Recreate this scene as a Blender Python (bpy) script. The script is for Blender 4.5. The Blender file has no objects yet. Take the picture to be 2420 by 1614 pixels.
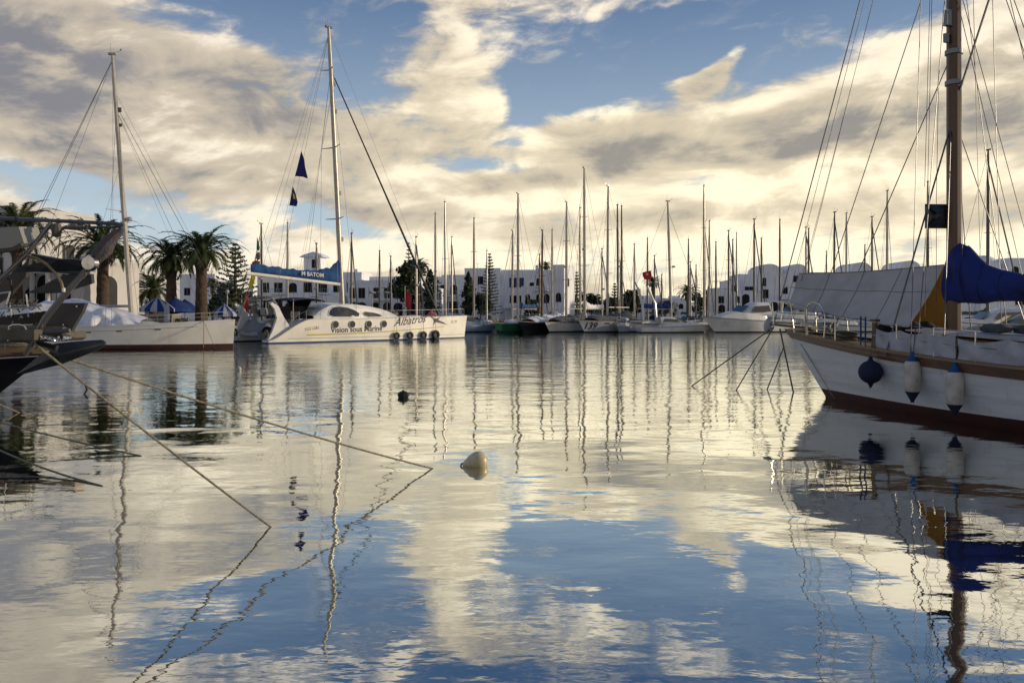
import bpy, math, random
from math import radians as R, sin, cos, pi
from mathutils import Vector, Matrix
random.seed(7)
scene = bpy.context.scene

# ---------------------------------------------------------------- camera
CH, F, HY = 2.3, 1882.0, 740.0        # eye height (m), focal length and horizon row of the photograph in its own pixels
cam_d = bpy.data.cameras.new("camera"); cam = bpy.data.objects.new("camera", cam_d)
scene.collection.objects.link(cam); scene.camera = cam
cam.location = (0, 0, CH); cam.rotation_euler = (R(90), 0, 0)
cam_d.sensor_width = 36; cam_d.lens = 36 * F / 2420
cam_d.shift_y = -(807 - HY) / 2420
cam_d.clip_end = 8000; cam_d.clip_start = .05

# ---------------------------------------------------------------- exposure, sun, sky
vs = scene.view_settings
vs.view_transform = 'Standard'; vs.look = 'None'; vs.exposure = .10; vs.gamma = 1
SUN_EL, SUN_AZ = R(11), R(84)          # azimuth measured from the view axis (+Y) towards the right (+X)
sd = bpy.data.lights.new("sun", 'SUN'); so = bpy.data.objects.new("sun", sd); scene.collection.objects.link(so)
sd.energy = 2.9; sd.angle = R(1.5); sd.color = (1, .83, .60)
sv = Vector((sin(SUN_AZ) * cos(SUN_EL), cos(SUN_AZ) * cos(SUN_EL), sin(SUN_EL)))
so.rotation_euler = sv.to_track_quat('Z', 'Y').to_euler(); so.location = sv * 300

class E:
    """a socket with arithmetic, to write node maths as formulas"""
    nt = None
    def __init__(s, k): s.k = k
    @staticmethod
    def m(op, *a, clamp=False):
        n = E.nt.nodes.new('ShaderNodeMath'); n.operation = op; n.use_clamp = clamp
        for i, v in enumerate(a):
            if isinstance(v, E): E.nt.links.new(v.k, n.inputs[i])
            else: n.inputs[i].default_value = v
        return E(n.outputs[0])
    def __add__(s, o): return E.m('ADD', s, o)
    __radd__ = __add__
    def __sub__(s, o): return E.m('SUBTRACT', s, o)
    def __rsub__(s, o): return E.m('SUBTRACT', o, s)
    def __mul__(s, o): return E.m('MULTIPLY', s, o)
    __rmul__ = __mul__
    def __truediv__(s, o): return E.m('DIVIDE', s, o)
def ecomb(x, y, z):
    n = E.nt.nodes.new('ShaderNodeCombineXYZ')
    for i, v in enumerate((x, y, z)):
        if isinstance(v, E): E.nt.links.new(v.k, n.inputs[i])
        else: n.inputs[i].default_value = v
    return n.outputs[0]
def enoise(vec, scale, detail=4, rough=.55, dist=0., lac=2.0):
    n = E.nt.nodes.new('ShaderNodeTexNoise'); n.inputs['Scale'].default_value = scale
    n.inputs['Detail'].default_value = detail; n.inputs['Roughness'].default_value = rough
    n.inputs['Distortion'].default_value = dist; n.inputs['Lacunarity'].default_value = lac
    E.nt.links.new(vec, n.inputs['Vector']); return E(n.outputs['Fac'])
def estep(x, a, b):
    n = E.nt.nodes.new('ShaderNodeMapRange'); n.interpolation_type = 'SMOOTHSTEP'
    E.nt.links.new(x.k, n.inputs[0]); n.inputs[1].default_value = a; n.inputs[2].default_value = b
    return E(n.outputs[0])
def emix(f, a, b, mode='MIX'):
    n = E.nt.nodes.new('ShaderNodeMix'); n.data_type = 'RGBA'; n.blend_type = mode
    for i, v in ((0, f), (6, a), (7, b)):
        if isinstance(v, E): v = v.k
        if isinstance(v, bpy.types.NodeSocket): E.nt.links.new(v, n.inputs[i])
        elif isinstance(v, tuple): n.inputs[i].default_value = (*v, 1)
        else: n.inputs[i].default_value = v
    return n.outputs[2]
world = bpy.data.worlds.new("World"); scene.world = world; world.use_nodes = True
wt = world.node_tree; wt.nodes.clear(); E.nt = wt
tc = wt.nodes.new('ShaderNodeTexCoord'); sp = wt.nodes.new('ShaderNodeSeparateXYZ')
wt.links.new(tc.outputs['Generated'], sp.inputs[0])
dx, dy, dz = (E(sp.outputs[i]) for i in range(3))
rad = E.m('MAXIMUM', E.m('SQRT', dx * dx + dy * dy), .02)
az = E.m('ARCTAN2', dx, dy); el = dz / rad
def blob(px, py, rx, ry, ang=0., amp=1.):
    """soft patch of sky given by where it stands in the photograph: azimuth and elevation"""
    t = (px - 1210) / F; a0 = math.atan(t); c = cos(a0); e0 = (HY - py) / F * c
    u = az - a0; v = el - e0; ca, sa = cos(R(ang)), sin(R(ang))
    p = (u * ca + v * sa) * (F / rx); q = (v * ca - u * sa) * (F / ry)
    return E.m('EXPONENT', (p * p + q * q) * -1.) * amp
zz = E.m('MAXIMUM', dz, 0.) + .26
qx = dx / zz; qy = dy / zz
big = enoise(ecomb(qx * 1.0 + qy * .3, qy * 1.0, 1.3), 1.5, 4, .5, .5)
wisp = enoise(ecomb(qx * 1.0 + qy * .5, qy * 1.3, 4.1), 4.2, 8, .62, .6)
puff = enoise(ecomb(az * 1.0 - el * .4, el * 2.2, 6.4), 5.5, 6, .56, .5)
band = enoise(ecomb(az * 3.2 + el * 4., el * 30., 2.2), 1., 5, .55, .6)
# blue gaps in an otherwise clouded sky
hole = blob(620, 10, 330, 80, -4, 1.35) + blob(590, 95, 330, 34, -6, .42) + blob(800, 60, 90, 110, 0, .35) + blob(1340, 185, 120, 110, 0, 1.25) \
     + blob(1560, 120, 260, 110, 0, 1.25) + blob(1860, 110, 200, 72, 6, 1.15) + blob(2040, 20, 300, 60, 0, .35) + blob(1240, 250, 50, 60, 0, .6) + blob(1150, 60, 110, 50, 10, .40) + blob(1900, 30, 240, 60, 0, .70) \
     + blob(20, 390, 260, 26, -10, .85) + blob(90, 470, 330, 30, -8, .62) + blob(380, 545, 190, 40, -14, .70) + blob(520, 560, 160, 30, -10, .3) \
     + blob(1150, 395, 170, 20, 0, .62) + blob(1225, 335, 75, 15, 0, .5) + blob(1690, 420, 90, 20, 8, .5) + blob(740, 505, 150, 20, -16, .62) + blob(1210, 300, 60, 30, 0, .3) + blob(1010, 300, 150, 50, -20, .36) + blob(480, 470, 200, 26, -12, .35) + blob(1560, 250, 120, 40, 0, .25) + blob(830, 200, 130, 50, 10, .35) + blob(330, 350, 120, 30, -10, .25) + blob(960, 60, 60, 60, 0, .3) + blob(1660, 330, 160, 22, 5, .3) + blob(900, 560, 260, 22, -8, .35) + blob(1750, 60, 90, 60, 0, .3) + blob(1420, 40, 220, 40, 10, .25)
keep = blob(1745, 120, 120, 36, 40, 1.9) + blob(1650, 190, 80, 40, 10, .8) + blob(1500, 30, 230, 34, 6, .42) + blob(120, 150, 330, 260, 0, .6) + blob(1080, 200, 110, 160, 0, .5) + blob(2130, 300, 560, 130, 12, .75) + blob(1390, 300, 190, 70, 0, .5) \
     + blob(500, 330, 330, 110, -12, .3)
above = estep(el, .36, .48)
lump = enoise(ecomb(az * 1.0 - el * .2, el * 1.7, 12.7), 10., 7, .58, .7)
cell = enoise(ecomb(az * 1.0 - el * .5, el * 1.9, 9.4), 19., 5, .6, .4)
raw = .76 - hole + keep * .8 - above * .85 + above * blob(0, 0, 420, 700, 0, .8) + above * blob(1150, -60, 160, 120, 0, .45) + (big - .5) * 1.2 + (wisp - .5) * 1.1 + (puff - .5) * 1.3 + (cell - .5) * .9 + (lump - .5) * 1.3 + (band - .5) * .5 - blob(700, 560, 1500, 60, 0, .12)
alpha = estep(raw, .06, .68)
cirr = estep(cell * .55 + wisp * .45, .50, .66) * (blob(1130, 70, 260, 110, 0, .55) + blob(700, 90, 400, 50, 0, .40) + blob(2050, 70, 300, 70, 0, .45) + blob(1240, 380, 300, 50, 0, .3) + blob(250, 500, 400, 60, 0, .3) + estep(el, .36, .44) * .35)
alpha = E.m('MAXIMUM', alpha, cirr)
thick = estep(raw, .45, 1.35)
# light on the clouds: warm where they face the low sun on the right, slate where thick on the left
lit = blob(1800, 560, 900, 130, 0, .42) + blob(1150, 200, 120, 170, 0, .26) + blob(1650, 430, 560, 55, 6, .40) + blob(2350, 170, 300, 110, 0, .35) \
    + blob(610, 350, 150, 36, 0, .40) + blob(330, 60, 120, 120, -40, .20) + blob(2050, 425, 460, 34, 0, .35) + blob(1370, 262, 200, 30, 0, .35) + blob(1900, 210, 400, 26, 12, .34) + blob(1760, 90, 150, 40, 50, .3) \
    + blob(900, 430, 400, 40, -8, .16) + blob(2250, 330, 200, 24, 0, .2)
dim = blob(30, 250, 220, 110, -10, .20) + blob(130, 60, 160, 130, 0, .18) + blob(1290, 425, 210, 30, 4, .52) + blob(2040, 290, 330, 40, 12, .36) + blob(1930, 500, 620, 34, -3, .22) + blob(1400, 520, 500, 34, 0, .26) \
    + blob(620, 250, 160, 60, 0, .14) + blob(700, 455, 300, 24, -12, .22) + blob(2350, 300, 200, 40, 0, .3) + blob(200, 470, 300, 26, 0, .16) + blob(1600, 340, 260, 30, 0, .18)
lum = .68 + lit + blob(1700, 610, 1300, 34, 0, .5) - dim + (big - .5) * -.5 + (wisp - .5) * 1.2 + (puff - .5) * 1.7 + (band - .5) * .7 + (cell - .5) * .6 + (lump - .5) * 2.0 - thick * .30
lum = E.m('MINIMUM', E.m('MAXIMUM', lum, 0.), 1.3)
warm = E.m('MINIMUM', blob(1900, 520, 1300, 420, 0, 1.) + blob(1150, 200, 500, 250, 0, .35), 1.)
grey = emix(warm, (.215, .220, .255), (.33, .305, .27))
mid = emix(warm, (.52, .455, .375), (.68, .59, .43))
hi = emix(warm, (.90, .80, .68), (1.14, 1.0, .72))
c1 = emix(estep(lum, .08, .62), grey, mid); cloud = emix(estep(lum, .55, 1.15), c1, hi)
# clear sky
sky = wt.nodes.new('ShaderNodeTexSky'); sky.sky_type = 'NISHITA'; sky.sun_disc = False
sky.sun_elevation = SUN_EL; sky.sun_rotation = SUN_AZ; sky.air_density = 1.0; sky.dust_density = .6; sky.ozone_density = 2.
clear = emix(1., sky.outputs[0], (.10, .10, .10), 'MULTIPLY')
clear = emix(.25, emix(estep(el, -.03, .52), (.60, .72, .80), (.054, .128, .300)), clear)
horizon = emix(estep(el, .0, .13), emix(warm, (.50, .50, .50), (.95, .80, .52)), clear)
col = emix(alpha, emix(warm * .8, clear, horizon), cloud)
bgn = wt.nodes.new('ShaderNodeBackground'); out = wt.nodes.new('ShaderNodeOutputWorld')
wt.links.new(col, bgn.inputs[0]); bgn.inputs[1].default_value = 1.0
wt.links.new(bgn.outputs[0], out.inputs[0])
world.cycles.sampling_method = 'MANUAL'; world.cycles.sample_map_resolution = 1024
# ---------------------------------------------------------------- object helpers
ROOT = scene.collection
def tag(o, label=None, cat=None, group=None, kind=None):
    if label: o['label'] = label
    if cat: o['category'] = cat
    if group: o['group'] = group
    if kind: o['kind'] = kind
    return o
def thing(name, loc, rz, label, cat, group=None):
    o = bpy.data.objects.new(name, None); ROOT.objects.link(o)
    o.location = loc; o.rotation_euler = (0, 0, rz); o.empty_display_size = .3
    return tag(o, label, cat, group)
def P(px, py, D): return Vector(((px - 1210) / F * D, D, CH + (HY - py) / F * D))
def W(px, py):
    D = F * CH / (py - HY); return Vector(((px - 1210) / F * D, D, 0))
class MB:
    def __init__(s): s.v = []; s.f = []
    def add(s, vs, fs):
        b = len(s.v); s.v += [tuple(v) for v in vs]; s.f += [tuple(b + i for i in f) for f in fs]; return s
    def box(s, c, d, rz=0., taper=1.):
        x, y, z = (k / 2 for k in d); ca, sa = cos(rz), sin(rz); o = []
        for sz in (-1, 1):
            t = taper if sz > 0 else 1
            for sx, sy in ((-1, -1), (1, -1), (1, 1), (-1, 1)):
                a, b = sx * x * t, sy * y * t
                o.append((c[0] + a * ca - b * sa, c[1] + a * sa + b * ca, c[2] + sz * z))
        return s.add(o, [(3, 2, 1, 0), (4, 5, 6, 7), (0, 1, 5, 4), (1, 2, 6, 5), (2, 3, 7, 6), (3, 0, 4, 7)])
    def tube(s, pts, r, n=8, caps=True):
        pts = [Vector(p) for p in pts]; k = len(pts)
        rs = r if isinstance(r, (list, tuple)) else [r] * k
        o = []; f = []; last = None
        for i, p in enumerate(pts):
            t = (pts[min(i + 1, k - 1)] - pts[max(i - 1, 0)])
            t = t.normalized() if t.length > 1e-9 else Vector((0, 0, 1))
            if last is None:
                a = t.orthogonal().normalized()
            else:
                a = (last - t * last.dot(t)); a = a.normalized() if a.length > 1e-6 else t.orthogonal().normalized()
            last = a; b = t.cross(a)
            o += [p + (a * cos(2 * pi * j / n) + b * sin(2 * pi * j / n)) * rs[i] for j in range(n)]
        for i in range(k - 1):
            for j in range(n):
                j2 = (j + 1) % n; f.append((i * n + j, i * n + j2, (i + 1) * n + j2, (i + 1) * n + j))
        if caps: f += [tuple(range(n))[::-1], tuple((k - 1) * n + j for j in range(n))]
        return s.add(o, f)
    def lathe(s, prof, c=(0, 0, 0), n=16, axis=None, caps=True):
        """prof: (radius, height) pairs"""
        q = Vector(axis).to_track_quat('Z', 'Y') if axis else None
        o = []
        for r, z in prof:
            for j in range(n):
                p = Vector((r * cos(2 * pi * j / n), r * sin(2 * pi * j / n), z))
                if q: p = q @ p
                o.append(p + Vector(c))
        f = []
        for i in range(len(prof) - 1):
            for j in range(n):
                j2 = (j + 1) % n; f.append((i * n + j, i * n + j2, (i + 1) * n + j2, (i + 1) * n + j))
        if caps: f += [tuple(range(n))[::-1], tuple((len(prof) - 1) * n + j for j in range(n))]
        return s.add(o, f)
    def grid(s, fn, nu, nv, thick=0., closed=False):
        """fn(u,v) over 0..1; a second skin at a distance gives it thickness"""
        g = [[Vector(fn(i / nu, j / nv)) for j in range(nv + 1)] for i in range(nu + 1)]
        idx = lambda i, j: i * (nv + 1) + j
        o = [p for row in g for p in row]; f = [(idx(i, j), idx(i + 1, j), idx(i + 1, j + 1), idx(i, j + 1)) for i in range(nu) for j in range(nv)]
        if thick:
            nrm = []
            for i in range(nu + 1):
                for j in range(nv + 1):
                    a = g[min(i + 1, nu)][j] - g[max(i - 1, 0)][j]; b = g[i][min(j + 1, nv)] - g[i][max(j - 1, 0)]
                    c = a.cross(b); nrm.append(c.normalized() if c.length > 1e-9 else Vector((0, 0, 1)))
            m = len(o); o = o + [p - n_ * thick for p, n_ in zip(o, nrm)]
            f += [tuple(m + k for k in q[::-1]) for q in f]
            e = [idx(i, 0) for i in range(nu + 1)] + [idx(nu, j) for j in range(1, nv + 1)] + [idx(i, nv) for i in range(nu - 1, -1, -1)] + [idx(0, j) for j in range(nv - 1, 0, -1)]
            f += [(e[k], m + e[k], m + e[(k + 1) % len(e)], e[(k + 1) % len(e)]) for k in range(len(e))]
        return s.add(o, f)
    def prism(s, pts, off):
        """closed outline of 3-D points pushed along off"""
        a = [Vector(p) for p in pts]; off = Vector(off); k = len(a)
        return s.add(a + [p + off for p in a], [tuple(range(k))[::-1], tuple(range(k, 2 * k))] + [(i, (i + 1) % k, k + (i + 1) % k, k + i) for i in range(k)])
    def build(s, name, m, parent=None, smooth=True, loc=None):
        me = bpy.data.meshes.new(name); me.from_pydata([tuple(v) for v in s.v], [], s.f); me.update()
        if m: me.materials.append(m)
        if smooth:
            me.shade_smooth()
            try: me.set_sharp_from_angle(angle=R(35))
            except Exception: pass
        o = bpy.data.objects.new(name, me); ROOT.objects.link(o)
        if parent: o.parent = parent
        if loc is not None: o.location = loc
        return o
# ---------------------------------------------------------------- materials
MATS = {}
def mat(name, col, rough=.5, metal=0., var=.12, scale=3., bump=0., bscale=20., spec=.5, col2=None, stretch=(1, 1, 1), coat=0., streak=None):
    """one principled surface, its colour broken up by two scales of noise in object space"""
    if name in MATS: return MATS[name]
    m = bpy.data.materials.new(name); m.use_nodes = True; nt = m.node_tree; E.nt = nt
    b = nt.nodes['Principled BSDF']
    b.inputs['Roughness'].default_value = rough; b.inputs['Metallic'].default_value = metal
    b.inputs['Specular IOR Level'].default_value = spec; b.inputs['Coat Weight'].default_value = coat
    t = nt.nodes.new('ShaderNodeTexCoord'); mp = nt.nodes.new('ShaderNodeMapping'); mp.inputs['Scale'].default_value = stretch
    nt.links.new(t.outputs['Object'], mp.inputs[0]); v = mp.outputs[0]
    n1 = enoise(v, scale, 5, .6)
    c2 = col2 or tuple(c * (1 - var * 2.2) for c in col)
    k = estep(n1, .38, .72)
    c = emix(k, col, c2)
    if streak:                                   # dirt that has run down the surface
        sm_ = nt.nodes.new('ShaderNodeMapping'); sm_.inputs['Scale'].default_value = (streak[1], streak[1], streak[1] * .06); nt.links.new(t.outputs['Object'], sm_.inputs[0])
        c = emix(estep(enoise(sm_.outputs[0], 1., 5, .65), .55, .80) * streak[2], c, streak[0])
    nt.links.new(c, b.inputs['Base Color'])
    if bump:
        bn = nt.nodes.new('ShaderNodeBump'); bn.inputs['Strength'].default_value = bump; bn.inputs['Distance'].default_value = .02
        nt.links.new(enoise(v, bscale, 4, .6).k, bn.inputs['Height']); nt.links.new(bn.outputs[0], b.inputs['Normal'])
    MATS[name] = m; return m

# ---------------------------------------------------------------- water
wm = bpy.data.materials.new("water"); wm.use_nodes = True; nt = wm.node_tree; nt.nodes.clear(); E.nt = nt
geo = nt.nodes.new('ShaderNodeNewGeometry'); s3 = nt.nodes.new('ShaderNodeSeparateXYZ'); nt.links.new(geo.outputs['Position'], s3.inputs[0])
X, Y = E(s3.outputs[0]), E(s3.outputs[1])
swell = enoise(ecomb(X * .35, Y * .55, .0), 1., 2, .45, .3)            # slow undulation, wavelength of metres
ripple = enoise(ecomb(X * 1.1, Y * 2.0, 3.), 1., 3, .5, .2)
fine = enoise(ecomb(X * 3.2, Y * 5.5, 7.), 1., 3, .55, 0.)
patch = enoise(ecomb(X * .035, Y * .05, 5.), 1., 3, .5)                # where a breath of wind touches the water
far = estep(Y, 9., 34.)
windy = estep(patch + far * .30, .42, .85)
hgt = swell * .032 + ripple * (.0045 + windy * .011) + fine * (.0010 + windy * .0042)
bp = nt.nodes.new('ShaderNodeBump'); bp.inputs['Strength'].default_value = 1.; bp.inputs['Distance'].default_value = 1.
nt.links.new(hgt.k, bp.inputs['Height'])
gl = nt.nodes.new('ShaderNodeBsdfGlossy'); gl.inputs['Roughness'].default_value = .015; gl.inputs['Color'].default_value = (.90, .92, .885, 1)
nt.links.new(bp.outputs[0], gl.inputs['Normal'])
df = nt.nodes.new('ShaderNodeBsdfDiffuse'); df.inputs['Color'].default_value = (.010, .016, .018, 1)
lw = nt.nodes.new('ShaderNodeLayerWeight'); lw.inputs['Blend'].default_value = .5
facing = E(lw.outputs['Facing'])
fac = estep(facing, .04, .97)
mx = nt.nodes.new('ShaderNodeMixShader'); nt.links.new(fac.k, mx.inputs[0]); nt.links.new(df.outputs[0], mx.inputs[1]); nt.links.new(gl.outputs[0], mx.inputs[2])
mo = nt.nodes.new('ShaderNodeOutputMaterial'); nt.links.new(mx.outputs[0], mo.inputs[0])
w = MB(); w.add([(-3000, -60, 0), (3000, -60, 0), (3000, 4000, 0), (-3000, 4000, 0)], [(0, 1, 2, 3)])
tag(w.build('water', wm, smooth=False), kind='structure')
# ---------------------------------------------------------------- shared materials
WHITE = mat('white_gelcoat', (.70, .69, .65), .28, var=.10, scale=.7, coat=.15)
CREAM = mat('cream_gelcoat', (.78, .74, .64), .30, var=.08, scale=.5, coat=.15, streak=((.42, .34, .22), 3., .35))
SHADEW = mat('grey_shaded_white_gelcoat', (.42, .44, .46), .35, var=.12, scale=.8)  # greyer copy of the white gelcoat, shade put into its colour
GREYH = mat('grey_gelcoat', (.22, .25, .27), .4, var=.15)
GREENH = mat('green_gelcoat', (.012, .10, .045), .3, var=.1)
BLACKH = mat('black_gelcoat', (.012, .012, .014), .3, var=.1)
BLUEH = mat('pale_blue_gelcoat', (.25, .33, .45), .35)
REDB = mat('red_antifouling', (.065, .018, .011), .7, col2=(.035, .012, .010), scale=2.)
DARKB = mat('dark_antifouling', (.012, .016, .022), .6)
BLUEB = mat('blue_antifouling', (.02, .05, .16), .6)
DECK = mat('deck_paint', (.50, .48, .43), .7, var=.12)
ALU = mat('mast_alloy', (.42, .39, .34), .38, metal=.35, var=.12, scale=1.5)
ALUD = mat('dark_mast_alloy', (.13, .115, .10), .45, metal=.3)
STEEL = mat('stainless_steel', (.62, .60, .56), .2, metal=1., var=.1)
WIRE = mat('rigging_wire', (.10, .10, .10), .4, metal=.6)
GLASS = mat('tinted_window', (.02, .02, .022), .06, spec=.8, coat=.5)
BLUEC = mat('blue_sail_cloth', (.004, .062, .19), .85, col2=(.003, .035, .12), bump=.4, bscale=9)
NAVY = mat('navy_canvas', (.006, .010, .045), .85, bump=.4, bscale=9)
ROYAL = mat('royal_blue_canvas', (.004, .018, .155), .85, col2=(.003, .011, .085), bump=.5, bscale=6, scale=1.8)
TARPW = mat('white_tarpaulin', (.76, .76, .78), .6, bump=.5, bscale=4, var=.12)
TARPG = mat('grey_tarpaulin', (.075, .082, .085), .8, bump=.6, bscale=5)
WOOD = mat('varnished_wood', (.11, .050, .020), .45, col2=(.06, .028, .012), scale=5, stretch=(.4, 4, 4), coat=.2)
MASTW = mat('spruce_mast', (.088, .036, .014), .4, col2=(.05, .022, .010), scale=4, stretch=(4, 4, .35), coat=.15)
TEAK = mat('weathered_teak', (.22, .16, .10), .7, scale=6, stretch=(.5, 5, 5))
ROPE = mat('pale_rope', (.25, .225, .16), .9, col2=(.11, .095, .06), scale=22, bump=.8, bscale=60)
ROPED = mat('dark_wet_rope', (.10, .088, .060), .9, bump=.8, bscale=60)
RUBBER = mat('black_rubber', (.012, .012, .012), .7)
FENDW = mat('white_vinyl_fender', (.46, .44, .40), .5, col2=(.30, .28, .24), scale=4)
RED = mat('red_flag_cloth', (.50, .018, .016), .8)
YEL = mat('yellow_flag_cloth', (.75, .62, .03), .8)
GRN = mat('green_flag_cloth', (.02, .16, .06), .8)
NAVYF = mat('blue_flag_cloth', (.010, .014, .14), .8)
PALE = mat('pale_flag_cloth', (.6, .6, .58), .8)
INK = mat('dark_lettering', (.018, .016, .05), .4, var=0)
BRASSY = mat('sunlit_plank', (.30, .20, .075), .5, scale=6, stretch=(.4, 4, 4))

class Hull:
    def __init__(s, L, B, fb, fs, rb=.9, rs=.25, tr=.7, um=.42, kw=.84, flare=.45, p=2.1, x0=0., y0=0., mid=None, scoop=0.):
        s.__dict__.update(L=L, B=B, fb=fb, fs=fs, rb=rb, rs=rs, tr=tr, um=um, kw=kw, flare=flare, p=p, x0=x0, y0=y0, scoop=scoop)
    def sheer(s, u):
        z = s.fs + (s.fb - s.fs) * max(0, (u - .2) / .8) ** 1.7 + .12 * max(0, (.2 - u) / .2)
        if s.scoop and u * s.L < s.scoop:                       # a stern that steps down to the water
            k = u * s.L / s.scoop; z = .22 + (z - .22) * (k * k * (3 - 2 * k)) ** .8
        return z
    def hb(s, u):
        if u >= s.um: return s.B / 2 * max(0, 1 - ((u - s.um) / (1 - s.um)) ** s.p)
        return s.B / 2 * (s.tr + (1 - s.tr) * (1 - ((s.um - u) / s.um) ** 2))
    def pt(s, u, z, side, off=0.):
        t = min(1, max(0, z / s.sheer(u)))
        x = (1 - t) * (s.rs + u * (s.L - s.rb - s.rs)) + t * u * s.L
        w = s.hb(u) * (s.kw + (1 - s.kw) * t ** .7) * (1 - (1 - t) * s.flare * u ** 4)
        if z < 0: w *= max(.2, 1 + z * .8)
        return Vector((x - s.x0, side * (w + off) + s.y0, z))
    def at(s, x, z, side, off=0.):
        a, b = 0., 1.
        for _ in range(30):
            c = (a + b) / 2
            if s.pt(c, min(z, s.sheer(c)), side).x < x: a = c
            else: b = c
        p = s.pt(a, z, side, off); p.x = x; return p
    def top(s, x):
        return s.sheer(min(1, max(0, (x + s.x0) / s.L)))
    def shell(s, za, zb, nu=26, nv=6):
        """both sides and the transom between two heights; None means the sheer"""
        m = MB()
        for side in (-1, 1):
            def f(i, j):
                sh = s.sheer(i); b = sh if zb is None else min(zb, sh); a = min(za, b - .01)
                return s.pt(i, a + (b - a) * j, side)
            m.grid(f if side < 0 else (lambda i, j: f(i, 1 - j)), nu, nv)
        o = []; k = nv + 1
        sh = s.sheer(0); b = sh if zb is None else min(zb, sh)
        for j in range(k):
            z = za + (b - za) * j / nv; o += [s.pt(0, z, -1), s.pt(0, z, 1)]
        m.add(o, [(2 * j, 2 * j + 2, 2 * j + 3, 2 * j + 1) for j in range(nv)])
        return m
    def deck(s, drop=.03, nu=24, camber=.05):
        def f(i, j):
            z = s.sheer(i); a = s.pt(i, z, -1); b = s.pt(i, z, 1); q = a.lerp(b, j); q.z = z - drop + camber * (1 - (2 * j - 1) ** 2) * min(1, s.hb(i)); return q
        return MB().grid(f, nu, 6, thick=.03)
    def rail(s, r=.03, up=.02, n=30, dz=0., sides=(-1, 1)):
        m = MB()
        for side in sides: m.tube([s.pt(i / n, s.sheer(i / n) + dz, side) + Vector((0, 0, up)) for i in range(n + 1)], r, 6)
        return m
    def guard(s, u0=.06, u1=.97, h=.6, n=7, sides=(-1, 1), r=.013, bow=True):
        m = MB()
        for side in sides:
            top = []
            for i in range(n + 1):
                u = u0 + (u1 - u0) * i / n; p = s.pt(u, s.sheer(u), side); p.y -= side * .06; m.tube([p, p + Vector((0, 0, h))], r, 5); top.append(p + Vector((0, 0, h)))
            m.tube(top, r * .7, 4); m.tube([p - Vector((0, 0, h * .45)) for p in top], r * .5, 4)
        if bow:
            a, b = (s.pt(u1, s.sheer(u1), q) for q in (-1, 1)); c = s.pt(1, s.sheer(1), 1)
            m.tube([a + Vector((0, 0, h)), c + Vector((.1, -.12, h + .05)), c + Vector((.1, .12, h + .05)), b + Vector((0, 0, h))], r * 1.3, 6)
        return m
def make_hull(o, h, top, boot, bz=.12, deck=DECK, rail=None, railr=.03, boot_from=-.4):
    h.shell(boot_from, bz, nv=3).build('bottom_paint', boot, o)
    hu = h.shell(bz, None).build('hull', top, o)
    h.deck().build('deck', deck, o)
    h.rail(railr).build('toe_rail', rail or top, o)
    return hu
def cabin(h, xa, xb, wid, hgt, slope=.5, round_=.12, base=-.05):
    """a coachroof with raked ends and sides that lean in"""
    def f(i, j):
        x = xa + (xb - xa) * i; zb = h.top(x) + base
        e = min(1, i / .10 if i < .5 else (1 - i) / (.34 * slope + .02)); e = max(0, e); e = e ** .6
        w = wid * (.80 + .2 * math.sin(pi * min(1, max(0, i * .9 + .1)))) * (1 - .35 * max(0, i - .5) * 2)
        a = (j - .5) * 2; s_ = 1 if a > 0 else -1; a = abs(a)
        if a > .62: k = (1 - a) / .38; y = w * (1 - .12 * k); z = k * hgt * e
        else: k = a / .62; y = w * .88 * k; z = hgt * e * (1 + round_ * (1 - k * k))
        return Vector((x, s_ * y + h.y0, zb + z))
    return MB().grid(f, 20, 16)
def rig(o, H, base, rake=.02, r=.09, stays=(), mm=ALU, spr=(), sprw=.8, sprang=.15, mast_name='mast', head=True):
    """mast on the origin of o with crosstrees and wires"""
    top = Vector((-H * rake, 0, H))
    at = lambda z: Vector((-rake * z, 0, z))
    m = MB(); m.tube([at(base), at(base + (H - base) * .55), at(H * .92), at(H)], [r, r, r * .8, r * .55], 10)
    if head:
        m.box((top.x, 0, H + .06), (r * 3.2, r * 1.4, .12)); m.tube([top + Vector((-.1, 0, 0)), top + Vector((-.12, 0, .75))], .012, 4)
        m.tube([top + Vector((.1, 0, .1)), top + Vector((.55, 0, .28))], .014, 4); m.box((top.x + .55, 0, H + .33), (.10, .03, .12))
    mo = m.build(mast_name, mm, o)
    for z, w in spr:
        s_ = MB()
        for q in (-1, 1): s_.tube([at(z), at(z) + Vector((-w * sprang, q * w, .05))], [.045, .022], 6)
        s_.build('spreader', mm, mo)
    for a, b, rr in stays: MB().tube([a, b], rr, 4).build('stay', WIRE, o)
    return mo
def boom_cover(o, zb, Lb, cover, hf=.9, ha=.28, wid=.17, rise=.25, boomm=ALU, x0=-.15, sag=.15, up=.0, br=.075):
    """boom with the lowered sail under a cloth cover, tall at the mast"""
    MB().tube([(x0, 0, zb), (x0 - Lb, 0, zb + rise)], br, 8).build('boom', boomm, o)
    def f(i, j):
        x = x0 + .12 - (Lb * .96 + .12) * i; b = zb + rise * i + up
        h = ha + (hf - ha) * math.exp(-(i / .16) ** 1.3) + sag * .3 * sin(i * 9) * .3
        a = j * 2 * pi; c = sin(a); d = -cos(a)
        h *= 1 + .07 * sin(i * 37) + .05 * sin(i * 83); w = wid * (1 + .14 * sin(i * 61)) * (1 - .45 * i) * (1 if d < 0 else (1 - .55 * d)) * (1 + .12 * sin(i * 30 + a * 2))
        if i in (0, 1): w *= .15
        return Vector((x, c * w, b + h * (d + 1) / 2))
    return MB().grid(f, 44, 14).build('sail_cover', cover, o)
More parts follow.
